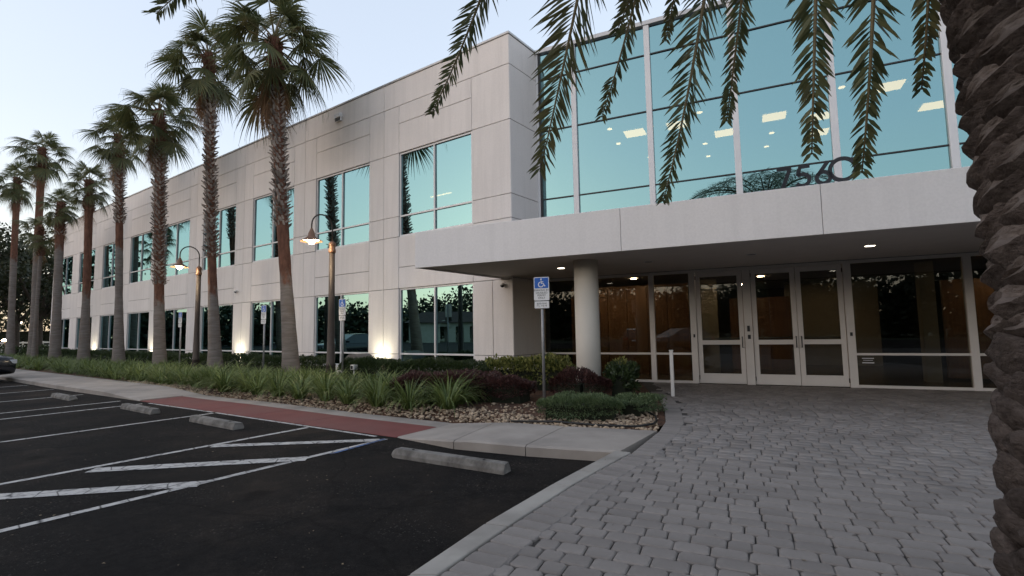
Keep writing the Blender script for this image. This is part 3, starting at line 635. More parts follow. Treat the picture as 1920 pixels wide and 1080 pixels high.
mb = MB(); mb.box(FE, -7.5, 10.5, -9, -0.17, 3.6, 4.0); mb.box(FE, -7.5, 10.5, -9.2, -9.0, 0, 9.6); mb.box(FE, 10.5, 10.7, -9, 0.0, -0.1, 9.6); mb.box(FE, -7.75, -7.57, -9, -0.2, 4.0, 7.4); mb.build('floor_slab', 'dark_inside', bld)
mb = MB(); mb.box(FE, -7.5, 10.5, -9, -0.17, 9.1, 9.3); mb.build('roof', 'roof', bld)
for s, v_, in ((-5.02, -1.75), (-3.75, -1.72), (-2.50, -3.05), (-1.18, -2.4), (0.05, -3.0), (0.1, -4.4), (1.38, -1.7), (2.81, -3.65), (4.5, -2.2), (5.2, -4.0)):
    mb = MB(); mb.box(FE, s - 0.30, s + 0.30, v_ - 0.27, v_ + 0.27, 7.395, 7.415); mb.build('ceiling_light', 'panel_light', bld)
for s, v_ in ((-5.64, -1.08), (-5.68, -2.4), (-3.09, -1.1), (-1.19, -3.75), (2.02, -1.06), (-3.14, -3.75), (-3.13, -5.1), (-1.3, -5.0), (-5.0, -4.2), (0.3, -1.2)):
    mb = MB(); c = FE.p(s, v_, 7.40); mb.lathe(c, [(0.075, 0), (0.075, 0.018)], 12); mb.build('downlight', 'spot_light', bld)

# --- canopy
a_ = np.array([0, 0, H_CAM]) + ray(778, 502) * ((2.83 - H_CAM) / ray(778, 502)[2]); sA, vA = toFE(a_); tA, uA = toFL(a_)
can = link('canopy', None, bld, (a_[0], a_[1], 2.8))
q_ = FL.p(tA, 0.006)[:2]; corner = FL.p(-0.0, 0.006)[:2]; inner = FE.p(-7.50, 0.07)[:2]
SR = 10.4
top = [(a_[0], a_[1]), q_, (C0[0] + nL[0] * .006 + 0.01, C0[1] + nL[1] * .006), tuple((Wp + RP * 0.006)[:2]), FE.p(-7.45, 0.075)[:2], FE.p(SR, 0.075)[:2], FE.p(SR, vA)[:2]]
mb = MB(); ins = [(a_[0] + (0.06 * rv[0] + 0.05), a_[1] + 0.12), q_] + top[2:6] + [FE.p(SR, vA - 0.06)[:2]]
ins[0] = FE.p(sA + 0.10, vA - 0.06)[:2]; ins[1] = FL.p(tA - 0.06, 0.006)[:2]
mb.prism(ins, 2.865, 3.40)
bm = bmesh.new(); me = mb.mesh('soffit_slab', 'soffit', org=WLOC[can.name]); bm.from_mesh(me); bmesh.ops.triangulate(bm, faces=bm.faces); bm.to_mesh(me); bm.free(); link('soffit_slab', me, can, WLOC[can.name])
ZC = 3.625
JS = [sA, -4.20, -1.02, 2.2, 5.4, SR]
for a, b in zip(JS[:-1], JS[1:]):
    mb = MB(); mb.cham(FE, a + (0.004 if a > sA else 0.0), b - 0.004, vA - 0.06, vA, 2.82, ZC, 0.005); mb.build('fascia_panel', 'fascia', can, org=FE.p(a, vA, 2.8))
mb = MB(); mb.box(FL, tA - 0.05, tA, 0.01, uA - 0.03, 2.822, ZC - 0.002); mb.build('side_fascia', 'fascia', can)
mb = MB(); mb.prism([FE.p(sA + 0.07, vA - 0.065)[:2], FL.p(tA - 0.055, 0.01)[:2]] + top[2:6] + [FE.p(SR, vA - 0.065)[:2]], 3.41, 3.44)
bm = bmesh.new(); me = mb.mesh('canopy_roof', 'roof', org=WLOC[can.name]); bm.from_mesh(me); bmesh.ops.triangulate(bm, faces=bm.faces); bm.to_mesh(me); bm.free(); link('canopy_roof', me, can, WLOC[can.name])
mb = MB(); mb.box(FE, sA + 0.02, SR, vA - 0.11, vA - 0.062, 2.835, 2.864); mb.build('drip_edge', 'black_bar', can)
for i, s in enumerate((-6.12, -4.08, -2.03, -0.03, 2.0)):
    c = FE.p(s, 2.28, 2.855); r_ = link('recessed_light', None, can, c)
    mb = MB(); mb.lathe(c, [(0.085, 0), (0.10, -0.004), (0.10, 0.009), (0.085, 0.009)], 20, False); mb.build('trim_ring', 'aluminium', r_)
    mb = MB(); mb.lathe((c[0], c[1], 2.858), [(0.083, 0), (0.083, 0.006)], 20); mb.build('lens', 'soffit_light' if i in (0, 3) else 'ceiling_tile', r_)
# column
cc = FE.p(-5.24, 3.2, 0); mb = MB(); mb.lathe(cc, [(0.255, -0.1), (0.255, 2.862)], 40); mb.build('column', 'column_paint', bld, smooth=False)
for p in bpy.data.objects['column'].data.polygons: p.use_smooth = len(p.vertices) == 4

# --- storefront and doors
ZH = 2.84
def sbox(name, a, b, v0, v1, z0, z1, mat='door_aluminium', parent=bld, bev=0.004):
    mb = MB(); mb.box(FE, a, b, v0, v1, z0, z1); return mb.build(name, mat, parent, org=FE.p(a, v0, z0), bevel=bev)
sf = link('storefront', None, bld, FE.p(-7.5, 0, 0))
POSTS = [(-7.56, -7.48), (-4.50, -4.37), (-3.49, -3.34), (-2.25, -2.07), (-0.155, 0.0), (1.98, 2.12), (4.1, 4.24), (6.2, 6.34), (8.3, 8.44)]
for a, b in POSTS: sbox('post', a, b, -0.11, 0.02, 0, ZH, parent=sf)
sbox('head_rail', -7.47, 8.3, -0.10, 0.01, ZH + 0.002, ZH + 0.022, parent=sf)
for a, b in ((-7.48, -4.50), (-4.37, -3.49), (0.0, 1.98), (2.12, 4.1), (4.24, 6.2), (6.34, 8.3)):
    sbox('sill_rail', a, b, -0.10, 0.012, 0.0, 0.06, parent=sf); sbox('mid_rail', a, b, -0.10, 0.012, 0.715, 0.765, parent=sf)
    sbox('top_rail', a, b, -0.10, 0.012, ZH - 0.05, ZH, parent=sf)
    for z0, z1 in ((0.055, 0.72), (0.76, ZH - 0.045)): sbox('pane', a - 0.01, b + 0.01, -0.055, -0.043, z0, z1, 'clear_glass', sf, 0)
sbox('door_header', -3.34, -2.25, -0.10, 0.01, ZH - 0.045, ZH, parent=sf); sbox('door_header', -2.07, -0.155, -0.10, 0.01, ZH - 0.045, ZH, parent=sf)
def door(a, b, hinge_left):
    d = link('door', None, bld, FE.p(a, 0.0, 0)); st = 0.105; z1 = ZH - 0.052; w_ = b - a
    mb = MB(); y0, y1 = -0.07, -0.02
    mb.box(FE, a, a + st, y0, y1, 0.012, z1); mb.box(FE, b - st, b, y0, y1, 0.012, z1)
    mb.box(FE, a + st, b - st, y0, y1, 0.012, 0.255); mb.box(FE, a + st, b - st, y0, y1, 0.965, 1.075); mb.box(FE, a + st, b - st, y0, y1, z1 - 0.12, z1)
    mb.build('leaf_frame', 'door_aluminium', d, bevel=0.004)
    sbox('pane', a + st - 0.01, b - st + 0.01, -0.05, -0.04, 0.25, 0.97, 'clear_glass', d, 0); sbox('pane', a + st - 0.01, b - st + 0.01, -0.05, -0.04, 1.07, z1 - 0.115, 'clear_glass', d, 0)
    hx = (b - 0.05) if hinge_left else (a + 0.05)
    mb = MB(); dx = -0.16 if hinge_left else 0.16
    mb.tube([FE.p(hx, -0.02, 0.90), FE.p(hx, 0.05, 0.90), FE.p(hx, 0.07, 0.93), FE.p(hx, 0.07, 1.12), FE.p(hx, 0.05, 1.15), FE.p(hx, -0.02, 1.15)], 0.012, 8); mb.build('handle', 'black_bar', d, True)
    mb = MB(); mb.tube([FE.p(a + 0.11, -0.085, 1.12), FE.p(b - 0.11, -0.085, 1.12)], 0.016, 8); mb.build('push_bar', 'galvanised', d, True)
    hz = a if hinge_left else b
    for z in (0.1, 2.6):
        mb = MB(); mb.tube([FE.p(hz, -0.012, z), FE.p(hz, -0.012, z + 0.1)], 0.013, 8); mb.build('hinge', 'bronze_metal', d)
door(-3.33, -2.26, True); door(-2.06, -1.115, True); door(-1.105, -0.165, False)
sbox('card_reader', -2.19, -2.13, 0.021, 0.045, 1.28, 1.42, 'black_bar', bld); sbox('intercom', -2.185, -2.12, 0.021, 0.04, 1.10, 1.20, 'black_bar', bld)
sbox('push_button', -3.43, -3.39, 0.021, 0.035, 1.15, 1.23, 'black_bar', bld); sbox('push_button', -0.10, -0.05, 0.021, 0.035, 1.15, 1.23, 'black_bar', bld)
sbox('notice_sticker', 0.10, 0.32, -0.042, -0.040, 0.54, 0.56, 'aluminium', sf, 0); sbox('notice_sticker', 0.12, 0.30, -0.042, -0.040, 0.60, 0.61, 'aluminium', sf, 0); sbox('notice_sticker', 0.10, 0.32, -0.042, -0.040, 0.64, 0.655, 'aluminium', sf, 0)
# lobby
mb = MB(); mb.box(FE, -7.5, 10.5, -9, -0.12, -0.12, 0.0); mb.build('lobby_floor', 'lobby_floor', bld)
mb = MB(); mb.box(FE, -7.5, 10.5, -9, -0.12, 2.90, 2.98); mb.build('lobby_ceiling', 'ceiling_tile', bld)
for i in range(6): sbox('wood_panel', -7.48 + i * 0.62, -7.48 + i * 0.62 + 0.61, -2.6 + 0.01 * (i % 2), -2.5 + 0.01 * (i % 2), 0.0, 2.75, 'lobby_wood', bld)
for i in range(3): sbox('wood_panel', -2.7 + i * 0.6, -2.7 + i * 0.6 + 0.59, -5.0, -4.9, 0.0, 2.35, 'lobby_wood', bld)
for i in range(4): sbox('wood_panel', 2.15 + i * 0.6, 2.15 + i * 0.6 + 0.59, -2.1, -2.0, 0.08, 2.45, 'lobby_wood', bld)
sbox('lobby_wall', -3.75, -3.0, -3.4, -3.3, 0, 2.9, 'lobby_wall', bld); sbox('lobby_wall', -0.9, 1.9, -7.4, -7.3, 0, 2.9, 'lobby_wall', bld); sbox('lobby_column', 1.65, 1.95, -2.0, -1.7, 0, 2.9, 'lobby_wall', bld)
sbox('lobby_wall', -7.5, -7.4, -9, -2.7, 0, 2.9, 'lobby_wall', bld)
for s, v_ in ((-6.6, -1.6), (-5.2, -1.6), (-3.0, -2.3), (-1.75, -3.2), (0.6, -5.5), (3.3, -1.2), (-2.3, -6)):
    c = FE.p(s, v_, 2.885); mb = MB(); mb.lathe(c, [(0.09, 0), (0.09, 0.012)], 12); mb.build('downlight', 'lobby_light', bld)

# wall fixtures
tw, zw = 6.95, 8.98
px = np.array([0, 0, H_CAM]) + ray(637, 222) * (((C0 - np.array([0, 0, H_CAM])) @ nL) / (ray(637, 222) @ nL)); tw, zw = toFL(px)[0], px[2]
f_ = link('wall_light', None, bld, FL.p(tw, 0, zw))
mb = MB(); mb.box(FL, tw - 0.17, tw + 0.17, 0.001, 0.13, zw - 0.02, zw + 0.14); mb.box(FL, tw - 0.15, tw + 0.15, 0.002, 0.09, zw - 0.13, zw - 0.021); mb.build('housing', 'aluminium', f_, bevel=0.012)
mb = MB(); mb.box(FL, tw - 0.14, tw + 0.14, 0.03, 0.098, zw - 0.12, zw - 0.03); mb.build('lens', 'black_bar', f_)
def seccam(p, out):
    f_ = link('security_camera', None, bld, p); mb = MB(); q = Vector(p) + Vector(out) * 0.09
    mb.tube([p, q], 0.03, 10); mb.lathe((q.x, q.y, q.z - 0.03), [(0.05, 0.05), (0.062, 0.03), (0.062, 0)], 14); mb.build('bracket', 'white_pvc', f_)
    mb = MB(); mb.lathe((q.x, q.y, q.z - 0.09), [(0.015, 0), (0.045, 0.015), (0.058, 0.06)], 14); mb.build('dome', 'black_bar', f_, True)
seccam(FL.p(0.28, 0.0, 2.66), tuple(nL)); seccam(FL.p(14.6, 0.0, 3.33), tuple(nL))

# address digits standing on the canopy edge
dg = thing('address_numerals', 'black metal numerals 7560 standing on the front edge of the canopy', 'numerals', FE.p(-1.5, vA - 0.05, ZC))
def stroke(mb, pts, w, fr, b0, b1):
    pts = [Vector((p[0], p[1])) for p in pts]; n = len(pts); L_, R_ = [], []
    closed = (pts[0] - pts[-1]).length < 1e-6
    for i in range(n):
        if closed: d = pts[(i + 1) % (n - 1)] - pts[(i - 1) % (n - 1)]
        else: d = pts[min(i + 1, n - 1)] - pts[max(i - 1, 0)]
        d.normalize(); q = Vector((-d.y, d.x)) * w / 2; L_.append(pts[i] + q); R_.append(pts[i] - q)
    for i in range(n - 1):
        quad = [L_[i], L_[i + 1], R_[i + 1], R_[i]]
        vs = [fr.p(q.x, b, ZC + q.y) for b in (b0, b1) for q in quad]
        mb.add(vs, [(0, 1, 2, 3), (7, 6, 5, 4), (0, 4, 5, 1), (1, 5, 6, 2), (2, 6, 7, 3), (3, 7, 4, 0)])
def arc(cx, cy, r, a0, a1, n=18, ry_=None): return [(cx + r * math.cos(R(a0 + (a1 - a0) * i / n)), cy + (ry_ or r) * math.sin(R(a0 + (a1 - a0) * i / n))) for i in range(n + 1)]
bb = (vA - 0.07, vA - 0.04); SW = 0.058; HD = 0.36
x7, x5, x6, x0 = -1.61, -1.36, -1.08, -0.695
mb = MB(); stroke(mb, [(x7, HD - SW / 2), (x7 + 0.21, HD - SW / 2)], SW, FE, *bb); stroke(mb, [(x7 + 0.185, HD - SW), (x7 + 0.07, 0)], SW, FE, *bb); mb.build('digit_seven', 'digit_metal', dg)
mb = MB(); stroke(mb, [(x5 + 0.06, HD - SW / 2), (x5 + 0.22, HD - SW / 2)], SW, FE, *bb); stroke(mb, [(x5 + 0.075, HD - SW), (x5 + 0.045, 0.19)], SW, FE, *bb); stroke(mb, arc(x5 + 0.11, 0.112, 0.095, 135, -150, 22), SW, FE, *bb); mb.build('digit_five', 'digit_metal', dg)
mb = MB(); stroke(mb, arc(x6 + 0.12, 0.11, 0.092, 0, 360, 28), SW, FE, *bb); stroke(mb, [(x6 + 0.19, HD), (x6 + 0.045, 0.155)], SW, FE, *bb); mb.build('digit_six', 'digit_metal', dg)
mb = MB(); stroke(mb, arc(x0, 0.205, 0.172, 0, 360, 36), SW, FE, *bb); mb.build('digit_zero', 'digit_metal', dg)

# ------------------------------------------------------------------ STREET FURNITURE
def lamp_post(t, u, label):
    b = FL.p(t, u, -0.02); o = thing('street_lamp', label, 'street lamp', b, 'gooseneck lamp posts along the planting bed')
    Zp = 3.66; mb = MB()
    mb.lathe(b, [(0.16, 0), (0.16, 0.05), (0.13, 0.09), (0.12, 0.55), (0.135, 0.58), (0.11, 0.62), (0.085, 2.0), (0.075, Zp)], 16); mb.build('pole', 'bronze_metal', o, True)
    mb = MB(); mb.lathe((b[0], b[1], b[2] + Zp - 0.02), [(0.085, 0), (0.10, 0.04), (0.10, 0.10), (0.085, 0.12), (0.085, 0.2), (0.10, 0.22), (0.09, 0.28), (0.03, 0.34)], 16); mb.build('collar', 'copper_shade', o, True)
    a = math.pi / 2; pts = [FL.p(t, u, Zp + 0.25)]; r = 0.32; zc = Zp + 0.66
    pts.append(FL.p(t, u, zc))
    for k in range(1, 13): an = math.pi * k / 12; pts.append(FL.p(t, u + r - r * math.cos(an), zc + r * math.sin(an)))
    pts.append(FL.p(t, u + 2 * r, zc - 0.12)); mb = MB(); mb.tube(pts, 0.020, 8); mb.build('arm', 'bronze_metal', o, True)
    e = FL.p(t, u + 2 * r, zc - 0.12); mb = MB()
    mb.lathe((e[0], e[1], e[2] - 0.34), [(0.285, 0.0), (0.28, 0.012), (0.15, 0.09), (0.095, 0.14), (0.085, 0.22), (0.05, 0.30), (0.022, 0.36)], 24, False)
    mb.lathe((e[0], e[1], e[2] - 0.34), [(0.28, 0.004), (0.145, 0.082), (0.09, 0.13)], 24, False); mb.build('lamp_shade', 'copper_shade', o, True)
    mb = MB(); mb.lathe((e[0], e[1], e[2] - 0.42), [(0.01, 0), (0.06, 0.02), (0.085, 0.07), (0.11, 0.11), (0.20, 0.125), (0.08, 0.17)], 18); mb.build('bulb', 'lamp_glow', o, True)
    l = bpy.data.lights.new('lamp_light', 'POINT'); l.energy = 4; l.color = (1, 0.8, 0.55); l.shadow_soft_size = 0.08
    lo = bpy.data.objects.new('lamp_light', l); COL.objects.link(lo); lo.parent = o; lo.location = (e[0] - b[0], e[1] - b[1], e[2] - 0.50 - b[2])
lamp_post(4.25, 2.6, 'lit gooseneck street lamp with copper shade, the nearer one left of the canopy')
lamp_post(12.2, 2.6, 'lit gooseneck street lamp farther down the palm row, between the third and second trunks')

def text_mesh(body, size, mat):
    cu = bpy.data.curves.new('lettering', 'FONT'); cu.body = body; cu.size = size; cu.align_x = 'CENTER'; cu.align_y = 'CENTER'; cu.extrude = 0.0006; cu.space_line = 0.95
    o = bpy.data.objects.new('lettering', cu); COL.objects.link(o); bpy.context.view_layer.update()
    me = bpy.data.meshes.new_from_object(o.evaluated_get(bpy.context.evaluated_depsgraph_get())); bpy.data.objects.remove(o); me.materials.clear(); me.materials.append(M[mat]); me.name = 'lettering'; return me
TX1 = text_mesh('PARKING BY\nDISABLED\nPERMIT\nONLY', 0.052, 'sign_black'); TX2 = text_mesh('$250 FINE\nF.S. 318.18', 0.045, 'sign_black')
def symbol_mesh():
    mb = MB(); F2 = Frame((0, 0, 0), (1, 0, 0), (0, 1, 0))
    class FF:   # a -> x, z -> y (flat on the plate)
        flip = False
        def p(s, a, b, z): return (a, z - ZC, b)
    f = FF(); w_ = 0.017
    for pl in (arc(-0.01, -0.03, 0.048, 100, 345, 16), [(-0.005, 0.048), (0.0, -0.012), (0.04, -0.012), (0.062, -0.062), (0.08, -0.055)], [(-0.002, 0.02), (0.038, 0.02)]): stroke(mb, pl, w_, f, 0.0, 0.001)
    stroke(mb, arc(-0.006, 0.072, 0.008, 0, 360, 10), 0.016, f, 0.0, 0.001)
    return mb.mesh('wheelchair_symbol', 'sign_white')
SYM = symbol_mesh()
def rrect(w_, h_, r=0.02, n=4):
    pts = []
    for cx, cy, a in ((w_ / 2 - r, h_ / 2 - r, 0), (-w_ / 2 + r, h_ / 2 - r, 90), (-w_ / 2 + r, -h_ / 2 + r, 180), (w_ / 2 - r, -h_ / 2 + r, 270)):
        for k in range(n + 1): an = R(a + 90 * k / n); pts.append((cx + r * math.cos(an), cy + r * math.sin(an)))
    return pts
def plate(w_, h_, mat, t_=0.003, r=0.02):
    mb = MB(); p = rrect(w_, h_, r); mb.prism(p, 0, t_); return mb.mesh('plate', mat)
PL = {'w': plate(0.30, 0.455, 'sign_white'), 'b': plate(0.272, 0.205, 'sign_blue', 0.001, 0.012), 'k': plate(0.30, 0.15, 'sign_black', 0.003), 'k2': plate(0.284, 0.134, 'sign_white', 0.001, 0.014)}
def put(name, me, parent, loc, face):
    o = bpy.data.objects.new(name, me); COL.objects.link(o); o.parent = parent; o.location = loc; o.rotation_euler = (R(90), 0, face); return o
def hc_sign(pos, face, label, top=2.45):
    o = thing('accessible_parking_sign', label, 'parking sign', pos, 'accessible parking signs along the bed')
    o.rotation_euler = (0, 0, 0)
    mb = MB(); mb.lathe((pos[0], pos[1], pos[2]), [(0.028, -0.1), (0.028, top - 0.02)], 12); mb.build('post', 'galvanised', o, True)
    out = Vector((math.sin(face), -math.cos(face), 0)); k = lambda d, z: (out.x * d, out.y * d, z)
    pn = put('sign_panel', PL['w'], o, k(0.032, top - 0.23), face)
    for nm, me, z, d in (('blue_field', PL['b'], 0.112, 0.0035), ('wheelchair_symbol', SYM, 0.112, 0.005), ('lettering', TX1, -0.105, 0.004)):
        c = bpy.data.objects.new(nm, me); COL.objects.link(c); c.parent = pn; c.location = (0, z, d)
    pn = put('fine_plate', PL['k'], o, k(0.032, top - 0.54), face)
    for nm, me, d in (('white_field', PL['k2'], 0.0035), ('lettering', TX2, 0.005)):
        c = bpy.data.objects.new(nm, me); COL.objects.link(c); c.parent = pn; c.location = (0, 0, d)
FAC = math.atan2(-nL[0] * -1, 1)  # placeholder, set below
def face_of(n): return math.atan2(n[0], -n[1])
fE_, fL_ = face_of((-0.25, -0.97)), face_of(nL)
hc_sign((0.58, 9.74, -0.02), fE_, 'blue and white accessible parking sign in front of the round column')
def on_row(x, u, y=640):
    d = ray(x, y); k = ((C0 + nL * u - np.array([0, 0, H_CAM])) @ nL) / (d @ nL); q = d * k + np.array([0, 0, H_CAM]); return toFL(q)[0]
for x, lab in ((643, 'accessible parking sign directly right of the nearer street lamp'), (495, 'accessible parking sign standing left of the nearest fan palm'), (338, 'farthest accessible parking sign, left of the second street lamp')):
    t = on_row(x, 2.1); hc_sign(FL.p(t, 2.1, -0.02), fL_, lab, 2.40)

# white bollard post
b = (3.27, 10.47, 0.0); o = thing('bollard', 'slim white bollard post on the pavers before the doors', 'bollard', b)
mb = MB(); mb.box(Frame(b, (0.906, -0.4235, 0), (0.4235, 0.906, 0)), -0.034, 0.034, -0.034, 0.034, 0.0, 0.92); mb.build('post', 'white_pvc', o, bevel=0.006)
mb = MB(); mb.box(Frame(b, (0.906, -0.4235, 0), (0.4235, 0.906, 0)), -0.042, 0.042, -0.042, 0.042, 0.921, 0.945); mb.build('cap', 'white_pvc', o, bevel=0.008)

# utility cover (rounded box) and stake light
t = on_row(674, 1.0); b = FL.p(t, 1.0, -0.02); o = thing('utility_box', 'dark round-topped utility box behind the hedge beside the bright pilaster', 'utility box', b)
mb = MB(); pr = [(-0.36, 0)] + [(0.36 * math.cos(R(a)) * -1, 0.45 + 0.33 * math.sin(R(a))) for a in range(0, 181, 15)] + [(0.36, 0)]
vs = [FL.p(t + x, 1.0 + d, z) for d in (-0.3, 0.3) for x, z in pr]; n = len(pr); mb.add(vs, [tuple(range(n)), tuple(range(2 * n - 1, n - 1, -1))] + [(i, n + i, n + i + 1, i + 1) for i in range(n - 1)]); mb.build('housing', 'utility_box', o)
mb = MB(); mb.box(FL, t - 0.25, t + 0.25, 1.301, 1.315, 0.1, 0.45); mb.build('access_door', 'utility_box', o)
t = on_row(664, 2.2); b = FL.p(t, 2.2, -0.02); o = thing('stake_light', 'small white stake light among the grasses beside the nearer lamp post', 'garden light', b)
mb = MB(); mb.tube([b, FL.p(t, 2.2, 0.42)], 0.018, 8); mb.build('stake', 'white_pvc', o)
mb = MB(); mb.box(FL, t - 0.07, t + 0.07, 2.13, 2.27, 0.42, 0.55); mb.build('head', 'white_pvc', o, bevel=0.01)
mb = MB(); mb.box(FL, t - 0.045, t + 0.045, 2.271, 2.276, 0.44, 0.53); mb.build('lens', 'black_bar', o)

# uplights at every second pilaster
for k, lab in ((0, 'lit ground floodlight at the pilaster nearest the canopy'), (2, 'lit ground floodlight at the pilaster between the two nearest fan palms'), (4, 'lit ground floodlight at the third bright pilaster from the canopy'), (6, 'lit ground floodlight at the farthest bright pilaster')):
    t = 5.17 + P_ * k; b = FL.p(t, 0.62, -0.02); o = thing('ground_floodlight', lab, 'floodlight', b, 'uplights washing the pilasters')
    mb = MB(); mb.tube([b, FL.p(t, 0.62, 0.18)], 0.02, 8); mb.build('stem', 'bronze_metal', o)
    mb = MB(); mb.box(FL, t - 0.11, t + 0.11, 0.52, 0.66, 0.18, 0.30); mb.build('head', 'bronze_metal', o, bevel=0.01)
    mb = MB(); mb.box(FL, t - 0.09, t + 0.09, 0.50, 0.519, 0.20, 0.29); mb.build('lens', 'flood_glow', o)
    l = bpy.data.lights.new('flood_light', 'SPOT'); l.energy = 15; l.color = (1, 0.93, 0.66); l.spot_size = R(100); l.spot_blend = 1.0; l.shadow_soft_size = 0.05
    lo = bpy.data.objects.new('flood_light', l); COL.objects.link(lo); lo.parent = o; p0 = Vector(FL.p(t, 0.49, 0.28)); p1 = Vector(FL.p(t, 0.0, 1.0))
    lo.location = p0 - Vector(b); lo.rotation_euler = (p0 - p1).to_track_quat('Z', 'Y').to_euler()

# ------------------------------------------------------------------ FAN PALMS
def fan_frond(elev, seed, dry=False, scale=1.0):
    r = random.Random(seed); mb = MB(); e = R(elev)
    L = (1.0 if not dry else 0.55) * scale * r.uniform(0.85, 1.1); sag = 0.22 if not dry else 0.1
    def pt(s): return Vector((math.cos(e) * s * L, 0, math.sin(e) * s * L - sag * s * s * L))
    mb.cur = 1; mb.tube([pt(0), pt(0.35), pt(0.7), pt(1.0)], [0.028, 0.02, 0.016, 0.012], 5, False); mb.cur = 0
    hub = pt(1.0); fw = (pt(1.0) - pt(0.8)).normalized(); sd_ = Vector((0, 1, 0)); upv = fw.cross(sd_) * -1
    roll_ = r.uniform(-0.35, 0.35); sd2 = sd_ * math.cos(roll_) + upv * math.sin(roll_); up2 = upv * math.cos(roll_) - sd_ * math.sin(roll_)
    n = 34 if not dry else 24; spread = 118 if not dry else 60
    for i in range(n):
        a = R(-spread + 2 * spread * i / (n - 1) + r.uniform(-2, 2)); d = fw * math.cos(a) + sd2 * math.sin(a) + up2 * (0.16 + 0.25 * (abs(a) / 2.0))
        d.normalize(); ll = scale * (0.98 if not dry else 0.8) * (1 - 0.18 * (abs(a) / 2.0)) * r.uniform(0.88, 1.08); dr = r.uniform(0.16, 0.55) if not dry else r.uniform(0.5, 0.8)
        side = d.cross(up2); side.normalize() if side.length > 1e-4 else None
        wd = ll * 2 * spread / n * math.pi / 180 * 0.5 * 0.9; prev = None; vs = []
        prof = [(0.02, 0.10), (0.35, 0.85), (0.62, 1.0), (0.82, 0.42), (1.02, 0.06)]
        for s, w_ in prof:
            g = dr * max(0, s - 0.35) ** 2 * 1.9
            c = hub + d * (ll * s) + Vector((0, 0, -ll * g)); ww = side * wd * 0.52 * w_ * (0.6 if dry else 1)
            fold = up2 * wd * 0.22 * w_
            vs += [c - ww + fold, c - fold * 0.3, c + ww + fold]
        fs = []
        for k in range(len(prof) - 1): o = k * 3; fs += [(o, o + 1, o + 4, o + 3), (o + 1, o + 2, o + 5, o + 4)]
        mb.add(vs, fs)
        if not dry and r.random() < 0.35:      # hanging thread at the tip
            c = hub + d * (ll * 1.0) + Vector((0, 0, -ll * dr * 0.8)); q = r.uniform(0.12, 0.35)
            mb.add([c, c + Vector((0.006, 0.004, 0)), c + Vector((r.uniform(-.05, .05), r.uniform(-.05, .05), -q))], [(0, 1, 2)])
    return mb.mesh('frond', ['fan_leaf_dry' if dry else 'fan_leaf', 'petiole' if not dry else 'fan_leaf_dry'])
ELEV = [74, 56, 40, 24, 8, -10, -28, -46]
FR_M = {(e, k): fan_frond(e, 31 * i + k) for i, e in enumerate(ELEV) for k in range(2)}
DR_M = [fan_frond(-76 - 3 * k, 900 + k, True) for k in range(4)]
